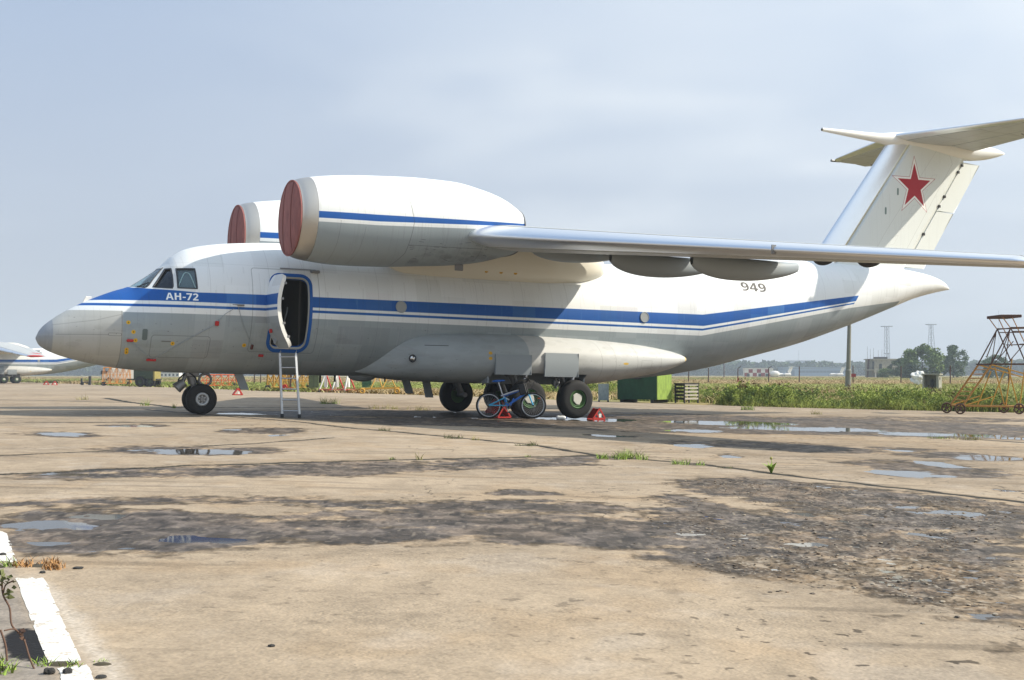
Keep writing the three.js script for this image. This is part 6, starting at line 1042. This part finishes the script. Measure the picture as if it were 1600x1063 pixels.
{ // weeds in the joints: tufts one can point at
  const mTuft = P({ color: new THREE.Color(0.25, 0.36, 0.06), roughness: 0.85, side: THREE.DoubleSide }), mTuftD = P({ color: new THREE.Color(0.13, 0.14, 0.05), roughness: 0.9, side: THREE.DoubleSide }), mTuftO = P({ color: new THREE.Color(0.42, 0.22, 0.08), roughness: 0.9, side: THREE.DoubleSide }), mTuftY = P({ color: new THREE.Color(0.32, 0.3, 0.1), roughness: 0.9, side: THREE.DoubleSide });
  const tuft = (x, z, w, d, h, n, m, label, seed) => { const R = rng(seed), list = []; const k = Math.max(1, Math.round(w / 0.08)); for (let i = 0; i < k; i++) { const g = blades(Math.ceil(n / k), h * (0.6 + 0.6 * R()), d, 0.008 + 0.003 * h * 4, R, { lean: 0.8 }); g.translate((R() - 0.5) * w, 0, (R() - 0.5) * w * 0.75); list.push(g); } const t = top('grass_tuft', label, 'grass', [x, gh(x, z) - 0.012, z], 0, null); part('blades', list, m, t); const root = new THREE.SphereGeometry(1, 10, 5, 0, 6.283, 0, 1.57); root.scale(w * 0.45, 0.02, Math.max(d, w * 0.3)); part('root_clod', root, new THREE.MeshStandardMaterial({ color: new THREE.Color(0.06, 0.05, 0.03), roughness: 1 }), t); return t; };
  tuft(1.5, -15.7, 0.62, 0.09, 0.17, 330, mTuft, 'largest bright green grass tuft growing where the two joints meet', 1);
  tuft(2.28, -14.8, 0.4, 0.06, 0.1, 130, mTuft, 'low grass tuft in the joint just right of the largest tuft', 2);
  tuft(2.66, -14.3, 0.16, 0.05, 0.06, 50, mTuftD, 'tiny dark tuft in the joint left of the lone dandelion', 12);
  tuft(0.22, -18.0, 0.45, 0.06, 0.09, 120, mTuftD, 'dark flat tuft in the long joint halfway between bicycle and largest tuft', 3);
  tuft(-0.95, -19.5, 0.3, 0.06, 0.1, 80, mTuftD, 'small olive tuft in the long joint below the far main wheel', 4);
  tuft(-0.62, -19.2, 0.14, 0.04, 0.12, 40, mTuftY, 'thin yellow-green tuft beside the small olive tuft', 5);
  tuft(-2.41, -21.7, 0.2, 0.06, 0.12, 60, mTuftD, 'small dark tuft in the long joint between ladder and main wheels', 6);
  tuft(-1.5, -14.6, 0.1, 0.04, 0.1, 26, mTuft, 'tiny green tuft in the cross joint left of two thin stalks', 7);
  tuft(-1.18, -14.7, 0.07, 0.05, 0.2, 14, mTuftY, 'two thin pale stalks growing in the cross joint', 8);
  tuft(0.2, -15.6, 0.1, 0.04, 0.08, 26, mTuft, 'tiny green tuft in the cross joint left of the largest tuft', 9);
  tuft(-6.0, -38.2, 0.5, 0.14, 0.3, 160, mTuft, 'bright green tuft behind the ladder on the shaded apron', 10);
  tuft(8.39, -41.2, 0.42, 0.12, 0.3, 150, mTuft, 'bright green tuft on the apron below the weeds right of the green box', 11);
  tuft(9.95, -37.4, 0.4, 0.1, 0.2, 80, mTuftY, 'yellowish tuft on the apron right of the bright tuft', 13);
  tuft(8.92, -22.6, 0.5, 0.1, 0.16, 90, mTuftY, 'pale grass tuft among the puddles at the right', 14);
  tuft(8.4, -22.9, 0.3, 0.08, 0.12, 60, mTuft, 'low green tuft left of the pale tuft among the puddles', 15);
  tuft(-3.9, -34.2, 0.5, 0.1, 0.2, 70, mTuftY, 'left one of three pale tufts in the shade behind the main wheels', 16);
  tuft(-3.3, -34, 0.5, 0.1, 0.18, 70, mTuftY, 'middle one of three pale tufts in the shade behind the main wheels', 17);
  tuft(-2.7, -33.8, 0.5, 0.1, 0.2, 70, mTuftY, 'right one of three pale tufts in the shade behind the main wheels', 18);
  tuft(-10.64, -33.3, 0.24, 0.07, 0.25, 60, mTuft, 'small green tuft on the apron left of the nose wheel', 19);
  tuft(-14.4, -38.7, 0.3, 0.08, 0.24, 50, mTuftY, 'pale tuft in a far joint below the radome', 20);
  tuft(-9.24, -31.5, 0.14, 0.05, 0.2, 36, mTuft, 'tiny tuft just left of the nose wheel', 21);
  tuft(-2.6, -6.38, 0.24, 0.06, 0.07, 190, mTuftO, 'dry orange grass heap on the joint at the left edge', 22);
  tuft(-2.82, -6.3, 0.16, 0.05, 0.07, 80, mTuft, 'green grass tuft at the left of the dry orange heap', 23);
  tuft(-1.92, -4.22, 0.22, 0.08, 0.09, 260, mTuft, 'bright green grass tuft in the lower left corner', 24);
  tuft(-1.68, -4.3, 0.16, 0.04, 0.045, 90, mTuft, 'thin row of short grass between the two white paint pieces', 25);
  tuft(-1.52, -4.3, 0.1, 0.03, 0.03, 40, mTuft, 'very short grass at the right of the paint gap', 26);
  tuft(-2.62, -5.75, 0.06, 0.03, 0.1, 30, mTuftD, 'small dark sprig beside the upper end of the white line', 27);
  { // dandelion
    const t = top('dandelion', 'lone small dandelion plant in the joint right of the largest tuft', 'plant', [3.1, gh(3.1, -13.8), -13.8]); const R = rng(44);
    for (let k = 0; k < 11; k++) {
      const a = k * 2.4 + R() * 0.6, l = 0.11 + 0.06 * R(), out = 0.25 + 0.75 * R(), g = new THREE.PlaneGeometry(1, 1, 2, 7), p = g.attributes.position;
      for (let i = 0; i < p.count; i++) { const v = p.getY(i) + 0.5, w = (0.008 + 0.04 * Math.sin(Math.PI * Math.min(1, v * 0.86 + 0.1)) ** 1.4) * (1 + 0.25 * Math.sin(v * 22)), y = l * (v - 0.35 * out * v * v), r = l * out * v * v * 0.9; p.setXYZ(i, p.getX(i) * w, y, r + Math.abs(p.getX(i)) * 0.01); }
      g.rotateY(a); g.computeVertexNormals(); part('leaf', g, mTuft, t);
    }
    part('stalk', tube([[0, 0, 0], [0.01, 0.08, 0.01], [0.0, 0.17, 0.0]], 0.004, 8, 5), mTuft, t); const b = new THREE.SphereGeometry(0.018, 10, 8); b.translate(0, 0.18, 0); part('bud', b, mTuftY, t);
  }
  { // withered stem at the lower left
    const o = [-2.05, gh(-2.05, -4.6), -4.6]; const t = top('withered_stem', 'thin withered brown plant stem leaning at the lower left edge', 'plant', o);
    const mS = new THREE.MeshStandardMaterial({ color: rgb(96, 72, 58), roughness: 0.9 }); const q = (px, py, d) => { const v = at(px, py, d); return [v.x - o[0], v.y - o[1], v.z - o[2]]; };
    part('stem', tube([q(60, 1062, 4.2), q(46, 1030, 4.25), q(34, 995, 4.3), q(18, 978, 4.3), q(14, 950, 4.32), q(4, 930, 4.33), q(2, 905, 4.35)], 0.0034, 50, 6), mS, t);
    part('side_twig', tube([q(34, 995, 4.3), q(22, 984, 4.28), q(6, 986, 4.25)], 0.003, 14, 5), mS, t); part('side_twig', tube([q(10, 1034, 4.2), q(8, 1010, 4.22), q(0, 985, 4.24)], 0.004, 14, 5), mS, t); part('side_twig', tube([q(4, 930, 4.33), q(8, 915, 4.33), q(20, 908, 4.32)], 0.003, 14, 5), mS, t);
    const R = rng(66), pts = []; for (let i = 0; i < 26; i++) { const u = q(mix(0, 22, R()), mix(895, 935, R()), 4.33); pts.push(u); } part('leaves', leafQuads(pts, R, 0.018), mTuftD, t); const pr = []; for (let i = 0; i < 8; i++) pr.push(q(mix(28, 40, R()), mix(985, 1003, R()), 4.29)); part('red_leaves', leafQuads(pr, R, 0.012), mS, t);
  }
}
{ // stones: the ones that stand out, then loose chips
  const mSt = new THREE.MeshStandardMaterial({ color: new THREE.Color(0.035, 0.033, 0.03), roughness: 0.95 });
  const stone = (x, z, s, label, sd, fl = 0.6) => { s *= 0.8; const g = new THREE.IcosahedronGeometry(s, 3), p = g.attributes.position; for (let i = 0; i < p.count; i++) { const v = new THREE.Vector3().fromBufferAttribute(p, i), k = 0.55 + 0.9 * fbm(v.x / s * 1.9 + sd, v.y / s * 1.9 + v.z / s * 1.6, 4, sd); p.setXYZ(i, v.x * k * 1.25, v.y * k * fl, v.z * k); } g.computeVertexNormals(); const m = part('stone', g, mSt, scene); m.position.set(x, gh(x, z) + s * fl * 0.5, z); tag(m, label, 'stone', 'loose dark stones'); };
  stone(-2.37, -6.32, 0.03, 'flat dark stone right of the dry orange grass heap', 1, 0.35); stone(-2.5, -6.16, 0.018, 'small dark stone below the dry orange grass heap', 2); stone(-0.96, -4.63, 0.013, 'single small black stone on the bare concrete near the lower edge', 3); stone(-1.66, -4.16, 0.02, 'dark stone in the grass left of the lower paint piece', 4, 0.95); stone(-1.6, -4.17, 0.018, 'dark stone touching the lower paint piece', 5, 0.9); stone(-2.76, -6.12, 0.022, 'dark stone left of the upper end of the white line', 6); stone(-2.95, -6.7, 0.02, 'grey stone at the left edge beside the white patch', 7); stone(-1.46, -4.12, 0.02, 'flat dark clod at the lower end of the paint', 8, 0.4);
  const R = rng(123), pl = []; for (let i = 0; i < 11000; i++) { const near = R() < 0.94; const x = near ? mix(0.8, 4.6, R()) : mix(-5, 6, R()), z = near ? mix(-5, -12.5, R()) : mix(-4, -16, R()); const g = look(MK.gra, x, z), w = look(MK.wet, x, z); if (R() > 0.006 + 0.9 * clamp(g) * (0.3 + 1.2 * sstep(0.35, 0.65, fbm(x * 2.2, z * 2.2, 3, 4))) + 0.05 * w) continue; pl.push([x, z, (0.35 + 1.7 * R() ** 5) * 0.0068, 0.45]); }
  const g = new THREE.IcosahedronGeometry(1, 1), p = g.attributes.position; for (let i = 0; i < p.count; i++) { const v = new THREE.Vector3().fromBufferAttribute(p, i), k = 0.8 + 0.45 * vnoise(v.x * 2 + 4, v.y * 2 + v.z * 3, 8); p.setXYZ(i, v.x * k * 1.2, v.y * k, v.z * k); } g.computeVertexNormals();
  scatter('stone_chips', 'loose stone chips on the broken part of the concrete at the right', 'gravel', g, new THREE.MeshStandardMaterial({ color: 0xffffff, roughness: 0.95 }), pl, [[[0.08, 0.065, 0.052], [0.16, 0.125, 0.09]], [[0.22, 0.18, 0.13], [0.38, 0.32, 0.24]], [[0.12, 0.085, 0.055], [0.24, 0.17, 0.11]]], R, (x, z) => gh(x, z) + 0.002);
}
{ // white edge line, in broken pieces
  const mLine = new THREE.MeshStandardMaterial({ roughness: 0.8, map: canvasTex(512, 512, (c, W, H) => { const im = c.createImageData(W, H); for (let j = 0; j < H; j++) for (let i = 0; i < W; i++) { const n = fbm(i / 30, j / 30, 5, 3), m = fbm(i / 6, j / 6, 3, 9), o = (j * W + i) * 4, d = sstep(0.56, 0.72, n * 0.5 + m * 0.5) * 0.8; im.data[o] = mix(214, 165, d) * (0.94 + 0.1 * m); im.data[o + 1] = mix(211, 150, d) * (0.94 + 0.1 * m); im.data[o + 2] = mix(203, 130, d) * (0.94 + 0.1 * m); im.data[o + 3] = 255; } c.putImageData(im, 0, 0); }, true) });
  const strip = (quad, label, seed) => {                                   // quad: far-left, far-right, near-right, near-left
    const nu = 44, nv = 96, pos = [], uv = [], idx = [];
    for (let j = 0; j <= nv; j++) for (let i = 0; i <= nu; i++) { let u = i / nu; const v = j / nv; const ja = (fbm(v * 9, 1, 3, seed) - 0.5) * 0.12 * (i === 0 || i === nu ? 1 : 0), jb = (fbm(u * 7, 3, 3, seed + 5) - 0.5) * 0.14 * (j === 0 || j === nv ? 1 : 0); const uu = u + ja, vv = v + jb * 0.5; const x = mix(mix(quad[0][0], quad[1][0], uu), mix(quad[3][0], quad[2][0], uu), vv), z = mix(mix(quad[0][1], quad[1][1], uu), mix(quad[3][1], quad[2][1], uu), vv); pos.push(x, gh(x, z) + 0.0016, z); uv.push(x * 1.2, z * 1.2); }
    for (let j = 0; j < nv; j++) for (let i = 0; i < nu; i++) { const a = j * (nu + 1) + i, b = a + 1, c = a + nu + 1, d = c + 1; const wx = pos[a * 3], wz = pos[a * 3 + 2], ed = Math.min(i, nu - 1 - i) / nu, wear = fbm(wx * 16, wz * 16, 4, 19) + 0.22 * sstep(0.13, 0, ed) ; if (wear > 0.85) continue; idx.push(a, c, b, b, c, d); }
    const g = new THREE.BufferGeometry(); g.setAttribute('position', new THREE.Float32BufferAttribute(pos, 3)); g.setAttribute('uv', new THREE.Float32BufferAttribute(uv, 2)); g.setIndex(idx); g.computeVertexNormals();
    tag(part('painted_line', g, mLine, scene), label, 'road marking', null, 'structure');
  };
  strip([[-2.57, -5.99], [-2.44, -6.03], [-1.62, -4.36], [-1.72, -4.3]], 'long worn piece of the white painted edge line at the lower left', 3);
  strip([[-1.66, -4.24], [-1.57, -4.29], [-1.36, -3.86], [-1.46, -3.82]], 'short lowest piece of the white painted edge line', 8);
  strip([[-3.5, -7.75], [-3.3, -7.55], [-2.78, -6.5], [-3.0, -6.45]], 'upper white painted patch at the left edge', 12);
}
// trees
const mBark = new THREE.MeshStandardMaterial({ color: new THREE.Color(0.09, 0.075, 0.06), roughness: 0.95 });
function tree(label, px, d, w, h, col, seed, conic = 0) {
  const R = rng(seed), t = top('tree', label, 'tree', stand(px, d), 0, null);
  const limbs = [bar([0, -0.2, 0], [0.1, h * 0.55, 0], h * 0.025, h * 0.012, 8)], pts = [];
  const K = 46; for (let k = 0; k < K; k++) { const a = R() * 6.283, v = R(), y = h * (0.12 + 0.86 * v), prof = conic ? (1.05 - v) : Math.sqrt(Math.max(0.05, 1 - (2 * v - 0.85) ** 2 * 0.85)); const r = (w / 2) * prof * (0.35 + 0.65 * Math.sqrt(R())); const c = [r * Math.cos(a), y, r * Math.sin(a)], cr = w * (0.09 + 0.09 * R()); if (k % 4 === 0) limbs.push(bar([0.05, y * 0.6, 0], c, h * 0.009, h * 0.003, 5)); for (let i = 0; i < 95; i++) { const u = R() * 6.283, q = Math.acos(2 * R() - 1), rr = cr * R() ** 0.45; pts.push([c[0] + rr * Math.sin(q) * Math.cos(u), c[1] + rr * Math.cos(q) * 0.8, c[2] + rr * Math.sin(q) * Math.sin(u)]); } }
  part('trunk', limbs, mBark, t); part('crown', leafQuads(pts, R, w * 0.035), P({ color: new THREE.Color(...col), roughness: 0.9, side: THREE.DoubleSide }), t);
}
tree('broad green tree left of two large trees behind the concrete kiosk', 1441, 240, 8.4, 6.6, [0.13, 0.19, 0.04], 1);
tree('rounded darker tree right of two large trees behind the concrete kiosk', 1490, 262, 6.4, 7.4, [0.085, 0.135, 0.045], 2);
tree('narrow pointed tree squeezed between the two large trees', 1469, 268, 3.0, 5.6, [0.07, 0.115, 0.045], 3, 1);
tree('low dark bushy tree just left of the broad green tree', 1408, 262, 5.0, 4.4, [0.07, 0.11, 0.04], 4);
tree('light green bush in front of the ruined concrete building', 1385, 275, 4.4, 2.3, [0.14, 0.2, 0.05], 5);
tree('tree behind the yellow maintenance stand', 1556, 250, 5.4, 5.2, [0.085, 0.14, 0.045], 6);
tree('small tree left of the ruined concrete building roof', 1395, 330, 5.0, 5.0, [0.055, 0.09, 0.04], 7);
tree('low dark bush at the left foot of the broad green tree', 1424, 236, 4.4, 2.9, [0.045, 0.075, 0.028], 8);
{ // far wood
  const R = rng(555), pts = []; for (let i = 0; i < 520; i++) { const a = R() * 6.283, q = Math.acos(2 * R() - 1), r = R() ** 0.4, b = 0.72 + 0.5 * fbm(Math.cos(a) * 2 + 5, q * 2, 3, 4); pts.push([4 * r * b * Math.sin(q) * Math.cos(a), 5.2 + 4.6 * r * b * Math.cos(q), 4 * r * b * Math.sin(q) * Math.sin(a)]); }
  const g = leafQuads(pts, R, 1.0), pl = [];
  for (let i = 0; i < 1700; i++) { const z = -mix(760, 980, R()), x = (R() * 2 - 1) * -z * 0.5, k = 0.72 + 0.5 * fbm(x * 0.012 + 20, 4, 3, 31) + 0.22 * R(); pl.push([x, z, k * 0.95, 0.92]); }
  scatter('distant_wood', 'hazy blue-green wood along the horizon behind the field', 'wood', g, P({ color: 0xffffff, roughness: 0.95, side: THREE.DoubleSide }), pl, [[[0.05, 0.085, 0.03], [0.075, 0.115, 0.04]], [[0.04, 0.07, 0.03], [0.06, 0.095, 0.035]]], R, () => -0.6);
}

renderer.render(scene, camera);
